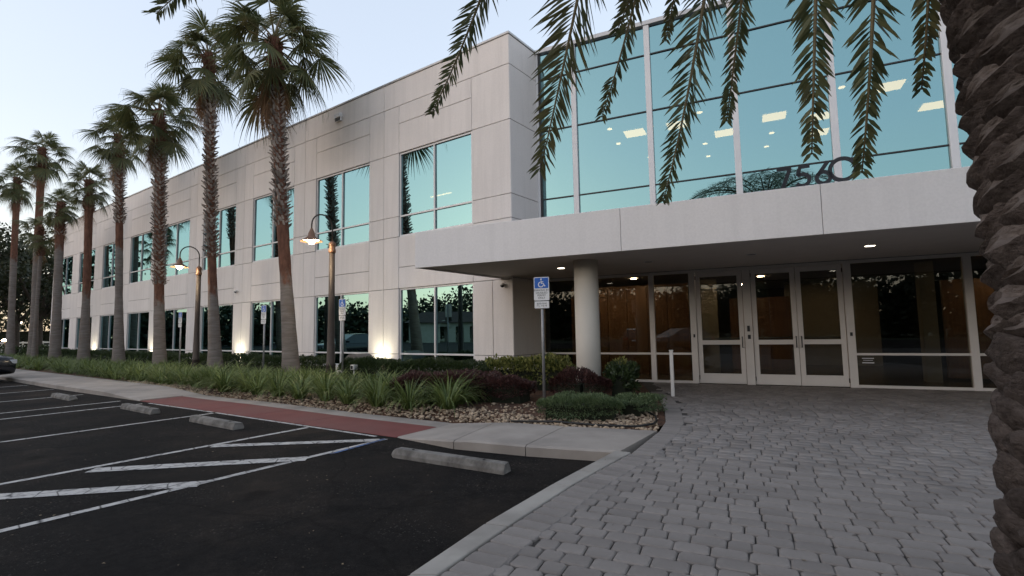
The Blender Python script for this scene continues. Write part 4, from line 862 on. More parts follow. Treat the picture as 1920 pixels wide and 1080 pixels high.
def palm(x0, ztop, xtop, label, rbase=0.23, rtop=0.15, zones=(3.0, 5.0), seed=1, crown=1.0, skirt=10, nf=34, u=2.5, t_over=None):
    r = random.Random(seed); t0 = on_row(x0, u, 660) if t_over is None else t_over; b = Vector(FL.p(t0, u, -0.05))
    # lean: the crown is where the pixel column xtop meets the same wall-parallel plane at height ztop
    t1 = t0
    for _ in range(8):
        q = Vector(FL.p(t1, u, ztop)) - Vector((0, 0, H_CAM)); c = Mc @ np.array([q.x, -q.z, q.y]); xx = 960 + 941.54 * c[0] / c[2]; t1 += (xx - xtop) * 0.01
    top_ = Vector(FL.p(t1, u, ztop)); o = thing('fan_palm', label, 'palm tree', tuple(b), 'row of fan palms in the planting bed')
    pts, rad = [], []; nz = 40
    for i in range(nz + 1):
        k = i / nz; z = ztop * k; wob = 0.06 * math.sin(k * 5 + seed); p = b.lerp(top_, k) + Vector((wob * dL[0], wob * dL[1], 0)); flare = 0.10 * math.exp(-z / 0.35)
        rr_ = rbase + (rtop - rbase) * min(1, z / 3.2) + flare + (0.02 if zones[0] < z < zones[1] else 0) * 0 + r.uniform(-.006, .006); pts.append(p); rad.append(rr_)
    i1 = next(i for i in range(nz + 1) if ztop * i / nz >= zones[0])
    mb = MB(); mb.tube(pts, rad, 16, False); tr = mb.build('trunk', 'palm_bark', o, True)
    at = tr.data.attributes.new('zone', 'FLOAT', 'POINT'); at.data.foreach_set('value', [min(1.0, max(0.0, ((v_[2]) - zones[0]) / 1.1 + 0.5)) for v_ in mb.v])
    # cut leaf bases that stay on the trunk
    V, F, nn = [], [], 0
    for mat, za, zb in (('palm_boot', zones[1], ztop - 1.7), ('palm_boot_brown', ztop - 1.7, ztop - 0.1)):
        V, F = [], []; z = za; k = 0
        while z < zb:
            kk = z / ztop; i = min(int(kk * nz), nz - 1); c = pts[i].lerp(pts[i + 1], kk * nz - i); rad0 = rtop; m = 7
            for j in range(m):
                a = 2 * math.pi * (j + 0.5 * (k % 2)) / m + r.uniform(-.12, .12); ou = Vector((math.cos(a), math.sin(a), 0)); tn = Vector((-math.sin(a), math.cos(a), 0)); sgn = 1 if (k + j) % 2 else -1
                w_ = 0.05 * r.uniform(.7, 1.2); h_ = r.uniform(0.06, 0.15); ot = r.uniform(0.06, 0.17); q = c + ou * (rad0 * 0.93) + Vector((0, 0, r.uniform(-.03, .03))); sk = tn * (0.045 * sgn)
                vs = [q - tn * w_, q + tn * w_, q + tn * w_ * .6 + ou * ot + sk + Vector((0, 0, h_)), q - tn * w_ * .6 + ou * ot + sk + Vector((0, 0, h_ * 0.85)), q + ou * 0.035 - Vector((0, 0, 0.03)), q + ou * (ot + 0.03) + sk + Vector((0, 0, h_ * .8))]
                n0 = len(V); V += vs; F += [(n0, n0 + 1, n0 + 2, n0 + 3), (n0, n0 + 4, n0 + 1, n0), (n0 + 4, n0 + 5, n0 + 2, n0 + 1), (n0 + 4, n0, n0 + 3, n0 + 5)]
            z += 0.105; k += 1
        if V:
            me = bpy.data.meshes.new('leaf_bases'); bl = tuple(b); me.from_pydata([(v_[0] - bl[0], v_[1] - bl[1], v_[2] - bl[2]) for v_ in V], [], [f if f[0] != f[3] else f[:3] for f in F]); me.materials.append(M[mat]); tag(link('leaf_bases', me, o, bl), kind='stuff')
    kt = tuple(top_)
    ga = 2.39996
    for i in range(nf):
        k = (i + 0.5) / nf; e = ELEV[min(int(k * len(ELEV)), len(ELEV) - 1)]; me = FR_M[(e, i % 2)]
        f = link('frond', me, o, (kt[0], kt[1], kt[2] - 0.45 * k + r.uniform(-.06, .06)), i * ga + r.uniform(-.45, .45)); s = crown * r.uniform(.82, 1.18); f.scale = (s, s, s); f.rotation_euler[0] = r.uniform(-.22, .22)
    for i in range(skirt):
        f = link('dry_frond', DR_M[i % 4], o, (kt[0], kt[1], kt[2] - 0.45 - r.uniform(0, 0.95)), i * ga + r.uniform(-.3, .3)); s = crown * r.uniform(.8, 1.2); f.scale = (s * .95, s * .95, s * 1.1)
    return o
palm(546, 11.1, 513, 'nearest fan palm, its crown cut by the top of the picture', 0.24, 0.17, (3.0, 4.8), 11, 1.12, 22, 32)
palm(405, 12.2, 386, 'second fan palm from the canopy, tall, with a slim brown trunk', 0.24, 0.145, (2.9, 4.3), 12, 0.92, 20, 30)
palm(302, 11.15, 292, 'third fan palm from the canopy with thick grey ruffled trunk', 0.24, 0.18, (2.8, 3.6), 13, 0.98, 20, 30)
palm(225, 11.2, 214, 'fourth fan palm from the canopy, brown upper trunk', 0.24, 0.15, (5.5, 6.8), 14, 0.80, 16, 28)
palm(158, 9.7, 165, 'fifth fan palm from the canopy, shorter with red-brown trunk', 0.26, 0.17, (3.6, 8.2), 15, 0.66, 12, 26)
palm(103, 9.3, 112, 'sixth fan palm standing before the far left end of the building', 0.27, 0.2, (6.5, 7.4), 16, 0.62, 14, 26)
palm(61, 13.6, 75, 'tall fan palm beyond the end of the building with bare trunk', 0.26, 0.19, (7.5, 11.4), 17, 0.88, 12, 28)
palm(19, 12.8, 22, 'leftmost fan palm at the edge of the picture', 0.26, 0.18, (7.0, 11), 18, 0.8, 14, 28)
palm(64, 8.0, 79, 'small slender fan palm with sparse crown, leaning between the left trunks', 0.12, 0.09, (6.5, 7.6), 19, 0.7, 2, 16, 2.9)

# ------------------------------------------------------------------ FOREGROUND DATE PALM
DPc = Vector((2.19, 1.76, 0)); KZ = 6.4; DR = 0.315
dp = thing('date_palm', 'foreground date palm with rough scaly trunk and drooping feather fronds', 'palm tree', tuple(DPc))
def dax(z): q = max(0.0, z - 1.9) * 0.050; return Vector((DPc.x - q * 0.78, DPc.y + q * 0.62, z))
def drad(z): return DR + 0.05 * max(0.0, min(1.0, (1.5 - z) / 1.2)) + 0.012 * max(0.0, z - 2.0)
zs_ = [-0.3 + i * 0.25 for i in range(28)]
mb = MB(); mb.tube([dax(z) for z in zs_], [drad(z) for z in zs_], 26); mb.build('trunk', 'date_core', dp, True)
def boot_mesh(seed):
    bm = bmesh.new(); bmesh.ops.create_icosphere(bm, subdivisions=3, radius=1.0); sx, sy, sz = 0.085, 0.135, 0.064
    for v_ in bm.verts:
        x, y, z = v_.co; o_ = Vector((x * 1.3 + seed * 3.1, y * 1.3, z * 1.3 + seed)); n1 = mnoise.noise(o_ * 1.1); n2 = mnoise.noise(o_ * 3.2); n3 = mnoise.noise(o_ * 8.0)
        k = 1 + 0.20 * n1 + 0.16 * n2 + 0.13 * n3; z *= (0.62 if z > 0 else 1.15); taper = 1 - 0.42 * max(0, x) ** 1.5
        v_.co = Vector((x * sx * k, y * sy * k * taper, z * sz * k + 0.62 * max(0, x) * sz * 0.9 - 0.012 * abs(y)))
    me = bpy.data.meshes.new('leaf_base'); bm.to_mesh(me); bm.free(); me.materials.append(M['date_boot']); me.polygons.foreach_set('use_smooth', [True] * len(me.polygons)); me.update(); return me
BM_ = [boot_mesh(k) for k in range(7)]
def scale_mesh(seed):
    # cut leaf base: a lens-shaped flat cut face with ragged rim on a stub that runs back and down into the trunk
    r = random.Random(seed); n = 18; V, F = [], []; hw, hh = r.uniform(0.115, 0.145), r.uniform(0.030, 0.045)
    rim = []
    for i in range(n):
        a_ = 2 * math.pi * i / n; y = math.cos(a_) * hw; z = math.sin(a_) * hh * (1 - 0.45 * abs(math.cos(a_)) ** 2)
        k = 1 + 0.22 * mnoise.noise(Vector((math.cos(a_) * 2.3 + seed, math.sin(a_) * 2.3, seed * .7))) + r.uniform(-.05, .05); rim.append((y * k, z * k))
    def lay(sc_, x, dz, xr=0.0):
        i0 = len(V)
        for y, z in rim: V.append((x - 0.040 * (y / hw) ** 2 - z * 0.25 + r.uniform(-xr, xr), y * sc_ * (1.0), z * sc_ + dz))
        return i0
    rings = [lay(1.15, -0.07, -0.075), lay(1.12, -0.01, -0.035, .005), lay(1.06, 0.045, -0.006, .005), lay(1.0, 0.062, 0.0, .004), lay(0.80, 0.060, 0.0, .003), lay(0.45, 0.056, 0.001, .004)]
    for q in range(len(rings) - 1):
        for i in range(n): j = (i + 1) % n; F.append((rings[q] + i, rings[q] + j, rings[q + 1] + j, rings[q + 1] + i))
    V.append((0.054, 0, 0)); F += [(rings[-1] + i, rings[-1] + (i + 1) % n, len(V) - 1) for i in range(n)]
    me = bpy.data.meshes.new('leaf_base'); me.from_pydata(V, [], F); me.materials.append(M['date_boot']); me.materials.append(M['date_cut']); me.polygons.foreach_set('material_index', [0 if i < 3 * n else 1 for i in range(len(F))]); me.update(); return me
SM_ = [scale_mesh(50 + k) for k in range(9)]
rb = random.Random(5); nb = 0; z = 0.02; row = 0
while z < 6.3:
    m = 10
    for j in range(m):
        a = 2 * math.pi * (j + 0.5 * (row % 2)) / m + rb.uniform(-.06, .06) + row * 0.02
        ou = Vector((math.cos(a), math.sin(a), 0)); toc = Vector((-DPc.x, -DPc.y, 0)).normalized()
        if ou.dot(toc) < -0.35 or z > 3.6 and row % 1: continue
        if z > 3.5 and ou.dot(toc) < 0.2: continue
        low = z < 1.3 + rb.uniform(-.25, .25)
        o = link('leaf_base', BM_[rb.randrange(7)] if low else SM_[rb.randrange(9)], dp, (dax(z).x + ou.x * (drad(z) + (0.0 if low else 0.01)), dax(z).y + ou.y * (drad(z) + (0.0 if low else 0.01)), z + rb.uniform(-.02, .02))); o.rotation_mode = 'XYZ'
        Rm = Matrix.Rotation(a, 3, 'Z') @ Matrix.Rotation(-0.18 + rb.uniform(-.15, .12), 3, 'Y') @ Matrix.Rotation((0.30 if not low else 0.1) + rb.uniform(-.14, .14), 3, 'X'); o.rotation_euler = Rm.to_euler('XYZ')
        s = rb.uniform(.9, 1.15); o.scale = (s * 0.95, s, s * 1.05); nb += 1
    z += 0.105 if z < 3.6 else 0.15; row += 1
def pinnate(name, P, parent, seed, width=0.36, n=105, start=0.12, dens=1.0, twist=0.0):
    # P: cubic bezier control points, world
    r = random.Random(seed); P = [Vector(p) for p in P]
    def B(s): q = 1 - s; return P[0] * q ** 3 + P[1] * 3 * q * q * s + P[2] * 3 * q * s * s + P[3] * s ** 3
    pts = [B(i / 24) for i in range(25)]; mb = MB(); mb.tube(pts, [0.030 * (1 - i / 24) ** 0.8 + 0.0035 for i in range(25)], 6); org = tuple(P[0])
    rc = mb.build(name, 'rachis', parent, True, org=org)
    V, F = [], []
    for i in range(n):
        s = start + (1 - start) * (i + r.uniform(-.3, .3)) / n; s = min(s, 0.999); c = B(s); tg = (B(min(1, s + .01)) - B(max(0, s - .01))).normalized()
        sv = tg.cross(Vector((0, 0, 1)));  sv = sv.normalized() if sv.length > 0.05 else Vector((1, 0, 0)); nv_ = sv.cross(tg).normalized()
        L = width * (0.55 + 0.45 * math.sin(math.pi * min(1, (s - start) / (1 - start) * 0.8 + 0.22))) * (1 - 0.55 * max(0, s - 0.82) / 0.18) * r.uniform(0.85, 1.1)
        fwd = r.uniform(0.30, 0.85) + 0.9 * max(0, s - 0.55)
        for sg in (-1, 1):
            if r.random() < 0.07 or mnoise.noise(Vector((s * 9 + seed, sg * 3.0, seed * .3))) > 0.52: continue
            if r.random() < 0.06: L *= r.uniform(0.4, 0.7)
            an = r.uniform(-0.5, 0.5) + twist; out = sv * sg * math.cos(an * 0.8 + 0.15) + nv_ * math.sin(an + 0.25)
            d = (out * 1.0 + tg * fwd + Vector((0, 0, -0.12))).normalized(); wv = d.cross(nv_ + Vector((r.uniform(-.4, .4), r.uniform(-.4, .4), r.uniform(-.4, .4)))).normalized() * r.uniform(0.0075, 0.0120)
            n0 = len(V); dz = Vector((0, 0, -0.05 * L))
            V += [c, c + d * L * 0.35 + wv, c + d * L * 0.35 - wv, c + d * L * 0.75 + wv * 0.65 + dz, c + d * L * 0.75 - wv * 0.65 + dz, c + d * L + dz * 2.2]
            F += [(n0, n0 + 1, n0 + 2, n0 + 2), (n0 + 1, n0 + 3, n0 + 4, n0 + 2), (n0 + 3, n0 + 5, n0 + 4, n0 + 4)]
    me = bpy.data.meshes.new('leaflets'); me.from_pydata([(v_.x - org[0], v_.y - org[1], v_.z - org[2]) for v_ in V], [], [tuple(dict.fromkeys(f)) for f in F]); me.materials.append(M['date_leaflet'])
    tag(link('leaflets', me, rc, org), kind='stuff'); return rc
K = dax(KZ)
def wpt(x, y, d): v_ = ray(x, y); v_ = v_ / np.linalg.norm(v_); return Vector(v_ * d) + Vector((0, 0, H_CAM))
FRD = [((808, 215), (925, -10), 4.3, 0.34), ((1012, 322), (1092, -10), 3.7, 0.50), ((1128, 220), (1205, -5), 4.0, 0.30), ((1243, 378), (1352, -5), 3.8, 0.36), ((1362, 228), (1395, 0), 4.0, 0.28),
       ((1248, 78), (1272, -40), 4.2, 0.26), ((1522, 290), (1530, 0), 3.4, 0.33), ((1616, 325), (1650, 0), 3.3, 0.30), ((1728, 168), (1745, 0), 3.3, 0.24), ((292, 26), (372, -40), 5.6, 0.5), ((1155, 60), (1215, -70), 3.6, 0.3), ((400, -30), (520, -120), 5.0, 0.5), ((620, -60), (720, -170), 4.8, 0.5)]
for i, (tp, en, d, wd) in enumerate(FRD):
    T = wpt(*tp, d); E_ = wpt(*en, d * 0.97); dirv = (E_ - T); hor = Vector((T.x - K.x, T.y - K.y, 0)); hd = hor.normalized()
    P2 = T + dirv.normalized() * 1.9; P1 = K + hd * (hor.length * 0.42) + Vector((0, 0, 1.5))
    pinnate('frond', [K + hd * 0.12, P1, P2, T], dp, 40 + i, wd * 0.92, 300, 0.10, twist=0)
rf = random.Random(8)
for i in range(26):
    a = i * 2.39996; e = rf.uniform(0.2, 1.25); Lf = rf.uniform(3.4, 4.2); hd = Vector((math.cos(a), math.sin(a), 0))
    if hd.y > 0.1 and e < 0.9: e = 1.0
    P1 = K + hd * (Lf * .35 * math.cos(e)) + Vector((0, 0, Lf * .42 * math.sin(e))); P2 = K + hd * (Lf * .72) + Vector((0, 0, Lf * 0.45 * math.sin(e))); P3 = K + hd * Lf * 0.98 + Vector((0, 0, Lf * (0.35 * math.sin(e) - 0.30)))
    pinnate('frond', [K + hd * 0.1, P1, P2, P3], dp, 100 + i, 0.55, 130, 0.12)

# ------------------------------------------------------------------ PLANTING
def hedge(label, pts, half, z0, z1, mat, leaf, dens, seed, name='hedge', cat='hedge', fuzz=0.06, core='hedge_core', aspect=0.5):
    # pts: centre line in world XY
    r = np.random.default_rng(seed); c0 = (pts[0][0], pts[0][1], 0); o = thing(name, label, cat, c0)
    P = np.array([(p[0], p[1]) for p in pts]); seg = np.linalg.norm(np.diff(P, axis=0), axis=1); tot = seg.sum(); n = int(tot * dens)
    dd = r.uniform(0, tot, n); cum = np.concatenate([[0], np.cumsum(seg)]); idx = np.clip(np.searchsorted(cum, dd) - 1, 0, len(seg) - 1); k = (dd - cum[idx]) / seg[idx]
    base = P[idx] + (P[idx + 1] - P[idx]) * k[:, None]; dirv = (P[idx + 1] - P[idx]) / seg[idx][:, None]; nr = np.stack([-dirv[:, 1], dirv[:, 0]], 1)
    th = r.uniform(-0.12 * math.pi, 1.12 * math.pi, n); cx = np.sign(np.cos(th)) * np.abs(np.cos(th)) ** 0.55; cz = np.sign(np.sin(th)) * np.abs(np.sin(th)) ** 0.55
    lump = np.array([mnoise.noise(Vector((b_[0] * 1.3, b_[1] * 1.3, seed + t_ * 0.5))) for b_, t_ in zip(base, th)]); lump2 = np.array([mnoise.noise(Vector((b_[0] * 4.5, b_[1] * 4.5, seed + t_ * 2))) for b_, t_ in zip(base, th)])
    rad = (1 + 0.34 * lump + 0.26 * lump2) * r.uniform(1 - fuzz * 3, 1.0 + fuzz, n)
    ends = np.minimum(dd, tot - dd); er = np.clip(ends / (half * 0.8), 0.25, 1) ** 0.5
    ins_ = r.random(n) < 0.22; rad = np.where(ins_, rad * r.uniform(0.35, 1, n), rad)
    x = cx * half * rad * er; zm, zh = (z0 + z1) / 2, (z1 - z0) / 2; z = zm + cz * zh * rad * er
    pos = np.stack([base[:, 0] + nr[:, 0] * x, base[:, 1] + nr[:, 1] * x, z], 1)
    nm = np.stack([nr[:, 0] * cx, nr[:, 1] * cx, cz + 0.3], 1)
    V, F = leaf_arrays(pos - np.array(c0), leaf, aspect, seed, 0.3, nm)
    link('foliage', npmesh('foliage', V, F, mat), o, c0)
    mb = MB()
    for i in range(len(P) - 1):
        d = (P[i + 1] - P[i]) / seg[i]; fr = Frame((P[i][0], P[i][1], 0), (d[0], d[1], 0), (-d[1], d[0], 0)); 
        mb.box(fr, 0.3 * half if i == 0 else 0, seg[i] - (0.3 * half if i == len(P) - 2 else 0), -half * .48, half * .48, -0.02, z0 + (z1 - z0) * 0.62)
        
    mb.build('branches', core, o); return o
def wl(*tu): return [FL.p(t, u)[:2] for t, u in tu]
hedge('low clipped dark green hedge along the wall from the corner window to the bright pilaster', wl((-0.35, 1.75), (4.9, 1.6)), 0.46, -0.02, 0.66, 'box_leaf', 0.042, 7000, 21)
hedge('clipped green hedge behind the nearest fan palm under the second window', wl((6.0, 1.5), (14.0, 1.5)), 0.42, -0.02, 0.66, 'box_leaf', 0.05, 3000, 22)
hedge('long far hedge under the left windows of the building', wl((14.4, 1.5), (40.5, 1.5)), 0.45, -0.02, 0.66, 'box_leaf', 0.07, 1300, 23)
hedge('low dark hedge strip between the grasses and the boxwood', wl((-0.6, 2.55), (2.8, 2.6)), 0.35, -0.02, 0.34, 'box_leaf', 0.04, 3500, 24)
def ep(*sv): return [FE.p(s, v)[:2] for s, v in sv]
hedge('leafy yellow-green variegated shrub row at the building corner', ep((-8.25, 2.55), (-7.0, 2.1), (-5.9, 2.2)), 0.40, 0.0, 0.72, 'yellow_leaf', 0.085, 1700, 25, 'variegated_shrub', 'shrub', 0.12, aspect=0.6)
hedge('yellow-green variegated shrub behind the round column by the glass', ep((-5.2, 1.6), (-4.75, 1.7)), 0.38, 0.0, 0.68, 'yellow_leaf', 0.085, 2400, 26, 'variegated_shrub', 'shrub', 0.12, aspect=0.6)
hedge('dark leafy shrub at the drive edge right of the column', ep((-4.62, 2.4), (-4.60, 3.4)), 0.28, 0.0, 0.62, 'box_leaf', 0.07, 2600, 27, 'green_shrub', 'shrub', 0.12)
hedge('purple-leaved hedge behind the nearest parking sign', ep((-9.0, 4.95), (-8.3, 4.55), (-7.3, 4.25), (-6.1, 4.25)), 0.50, -0.02, 0.50, 'purple_leaf', 0.045, 6500, 28)
hedge('purple-leaved hedge right of the round column', ep((-5.75, 3.95), (-5.15, 3.95), (-4.65, 3.75)), 0.44, -0.02, 0.56, 'purple_leaf', 0.045, 6500, 29)
hedge('low feathery green ground shrub at the rounded corner of the bed', [(0.42, 8.38), (1.05, 8.22), (1.72, 8.02)], 0.46, -0.02, 0.34, 'thyme_leaf', 0.042, 8000, 30, 'low_shrub', 'shrub', 0.12, aspect=0.3)
hedge('small green shrub patch by the drive edge in front of the purple hedge', [(1.85, 8.25), (2.25, 9.1)], 0.34, -0.02, 0.28, 'thyme_leaf', 0.042, 7000, 31, 'low_shrub', 'shrub', 0.12, aspect=0.3)

def clump_mesh(seed, n=140, L=0.66):
    r = random.Random(seed); V, F = [], []
    for i in range(n):
        a = r.uniform(0, 2 * math.pi); rr_ = r.uniform(0, 0.12); tilt = r.uniform(0.6, 1.75); l = L * r.uniform(0.7, 1.3); w_ = r.uniform(0.008, 0.016)
        o = Vector((math.cos(a), math.sin(a), 0)); s_ = Vector((-math.sin(a), math.cos(a), 0)); p = o * rr_; an = math.pi / 2 - tilt * 0.45; n0 = len(V); k = 5
        for j in range(k + 1):
            ww = w_ * (1 - (j / k) ** 2 * 0.9); V += [p - s_ * ww, p + s_ * ww]
            an2 = an - tilt * 1.5 * (j / k) ** 1.3; p = p + (o * math.cos(an2) + Vector((0, 0, math.sin(an2)))) * (l / k)
        for j in range(k): q = n0 + 2 * j; F.append((q, q + 1, q + 3, q + 2))
    return np.array([tuple(v_) for v_ in V]), np.array(F)
CL = [clump_mesh(60 + k) for k in range(5)]
CM = [npmesh('grass_clump', V, F, 'grass_blade') for V, F in CL]
rg = random.Random(9)
# front clumps, single things, placed by ground position (t,u)
FRONT = [(-1.35, 3.85, 1.15, 'big arching grass clump nearest the pale rock mulch'), (-0.55, 4.05, 1.0, 'arching grass clump at the walkway, second from the rock mulch end'), (0.3, 4.1, 1.05, 'arching grass clump at the walkway, third from the rock mulch end'),
         (1.15, 4.15, 1.0, 'arching grass clump at the walkway, fourth from the rock mulch end'), (1.95, 4.1, 1.1, 'arching grass clump at the walkway, fifth from the rock mulch end'), (2.8, 4.2, 1.0, 'arching grass clump at the walkway, sixth from the rock mulch end'),
         (3.65, 4.2, 1.05, 'arching grass clump in front of the nearer street lamp'), (-1.0, 3.15, 1.0, 'grass clump behind the biggest clump, beside the purple hedge'), (4.5, 4.25, 1.0, 'arching grass clump at the walkway, eighth from the rock mulch end')]
for i, (t, u, s, lab) in enumerate(FRONT):
    p = FL.p(t, u + 0.22, 0.0); o = link('grass_clump', CM[i % 5], None, (p[0], p[1], -0.03), i * 1.3); o.scale = (s, s, s); tag(o, lab, 'ornamental grass', 'arching grass clumps at the bed front')
VV, FF_, n0 = [], [], 0
def scatter(t, u, s):
    global n0
    V, F = CL[rg.randrange(5)]; a = rg.uniform(0, 6.28); ca, sa = math.cos(a), math.sin(a)
    step = 1 if t < 9 else 2; p = FL.p(t, u, -0.03)
    if step == 2: V = V.reshape(-1, 12, 3)[::2].reshape(-1, 3); F = np.arange(len(V)).reshape(-1, 12); F = np.concatenate([[(f[2 * j], f[2 * j + 1], f[2 * j + 3], f[2 * j + 2]) for j in range(5)] for f in F]); V = V.copy()
    X = V[:, 0] * ca - V[:, 1] * sa; Y = V[:, 0] * sa + V[:, 1] * ca
    VV.append(np.stack([X * s + p[0], Y * s + p[1], V[:, 2] * s + p[2]], 1)); FF_.append(F + n0); n0 += len(V)
t = -0.9
while t < 44:
    u = 2.75 if t > 3 else 3.2
    while u < (4.62 if t > 5 else 3.75):
        if rg.random() < 0.93: scatter(t + rg.uniform(-.15, .15), u + rg.uniform(-.15, .15), rg.uniform(.75, 1.1))
        u += 0.42
    t += 0.42 if t < 18 else 0.55
tag(link('ornamental_grass', npmesh('ornamental_grass', np.concatenate(VV), np.concatenate(FF_), 'grass_blade')), 'mass of arching green grasses filling the planting bed', 'grass', kind='stuff')

# rock mulch
ico = bmesh.new(); bmesh.ops.create_icosphere(ico, subdivisions=1, radius=1.0); IV = np.array([v_.co[:] for v_ in ico.verts]); IF = np.array([[v_.index for v_ in f.verts] for f in ico.faces]); ico.free()
RV, RF, n0 = [], [], 0
def inpoly(x, y, pl):
    c = False; j = len(pl) - 1
    for i in range(len(pl)):
        if (pl[i][1] > y) != (pl[j][1] > y) and x < (pl[j][0] - pl[i][0]) * (y - pl[i][1]) / (pl[j][1] - pl[i][1]) + pl[i][0]: c = not c
        j = i
    return c
zone = [st[1] for st in ST[:12]] + [fxy(14, 4.2), fxy(5, 3.9), fxy(1, 3.6), fxy(-1.8, 3.0), ep((-6.0, 4.3))[0], ep((-4.6, 5.2))[0], (2.5, 8.9), (2.15, 7.7)]
xs = [p[0] for p in zone]; ys = [p[1] for p in zone]; rk = np.random.default_rng(4); cnt = 0
for _ in range(60000):
    x, y = rk.uniform(min(xs), max(xs)), rk.uniform(min(ys), max(ys))
    if not inpoly(x, y, zone): continue
    tt_, uu_ = toFL((x, y)); dens = min(1.0, max(0.12, (uu_ - 3.55) / 0.75)) if x < 0.9 else 1.0
    if rk.random() > dens: continue
    s = rk.uniform(0.012, 0.030) if rk.random() < 0.85 else rk.uniform(0.03, 0.042); sc3 = np.array([s * rk.uniform(.8, 1.5), s * rk.uniform(.7, 1.1), s * rk.uniform(.4, .8)]); a = rk.uniform(0, 6.28); ca, sa = math.cos(a), math.sin(a)
    V = IV * sc3 * (1 + rk.uniform(-.15, .15, (len(IV), 1))); zl = walk_z(toFL((x, y))[0]) if False else 0.0
    RV.append(np.stack([V[:, 0] * ca - V[:, 1] * sa + x, V[:, 0] * sa + V[:, 1] * ca + y, V[:, 2] - 0.015 + rk.uniform(0, 0.018) + bed_drop(*toFL((x, y)))], 1)); RF.append(IF + n0); n0 += len(IV); cnt += 1
    if cnt > 10500: break
tag(link('rock_mulch', npmesh('rock_mulch', np.concatenate(RV), np.concatenate(RF), 'rock')), 'tan pebble mulch between the shrubs and the walkway', 'gravel', kind='stuff')
# irrigation hose / edging at the bed corner
hp = [(-0.05, 7.84), (0.6, 7.68), (1.2, 7.44), (1.72, 7.26), (2.0, 7.36), (2.14, 7.7), (2.24, 8.1), (2.2, 8.4)]
mb = MB(); mb.tube([(x, y, 0.02 + 0.012 * math.sin(i * 2)) for i, (x, y) in enumerate(hp)], 0.016, 8); o = mb.build('edging_hose', 'hose', None, True); tag(o, 'black plastic edging curling round the corner of the bed', 'edging')

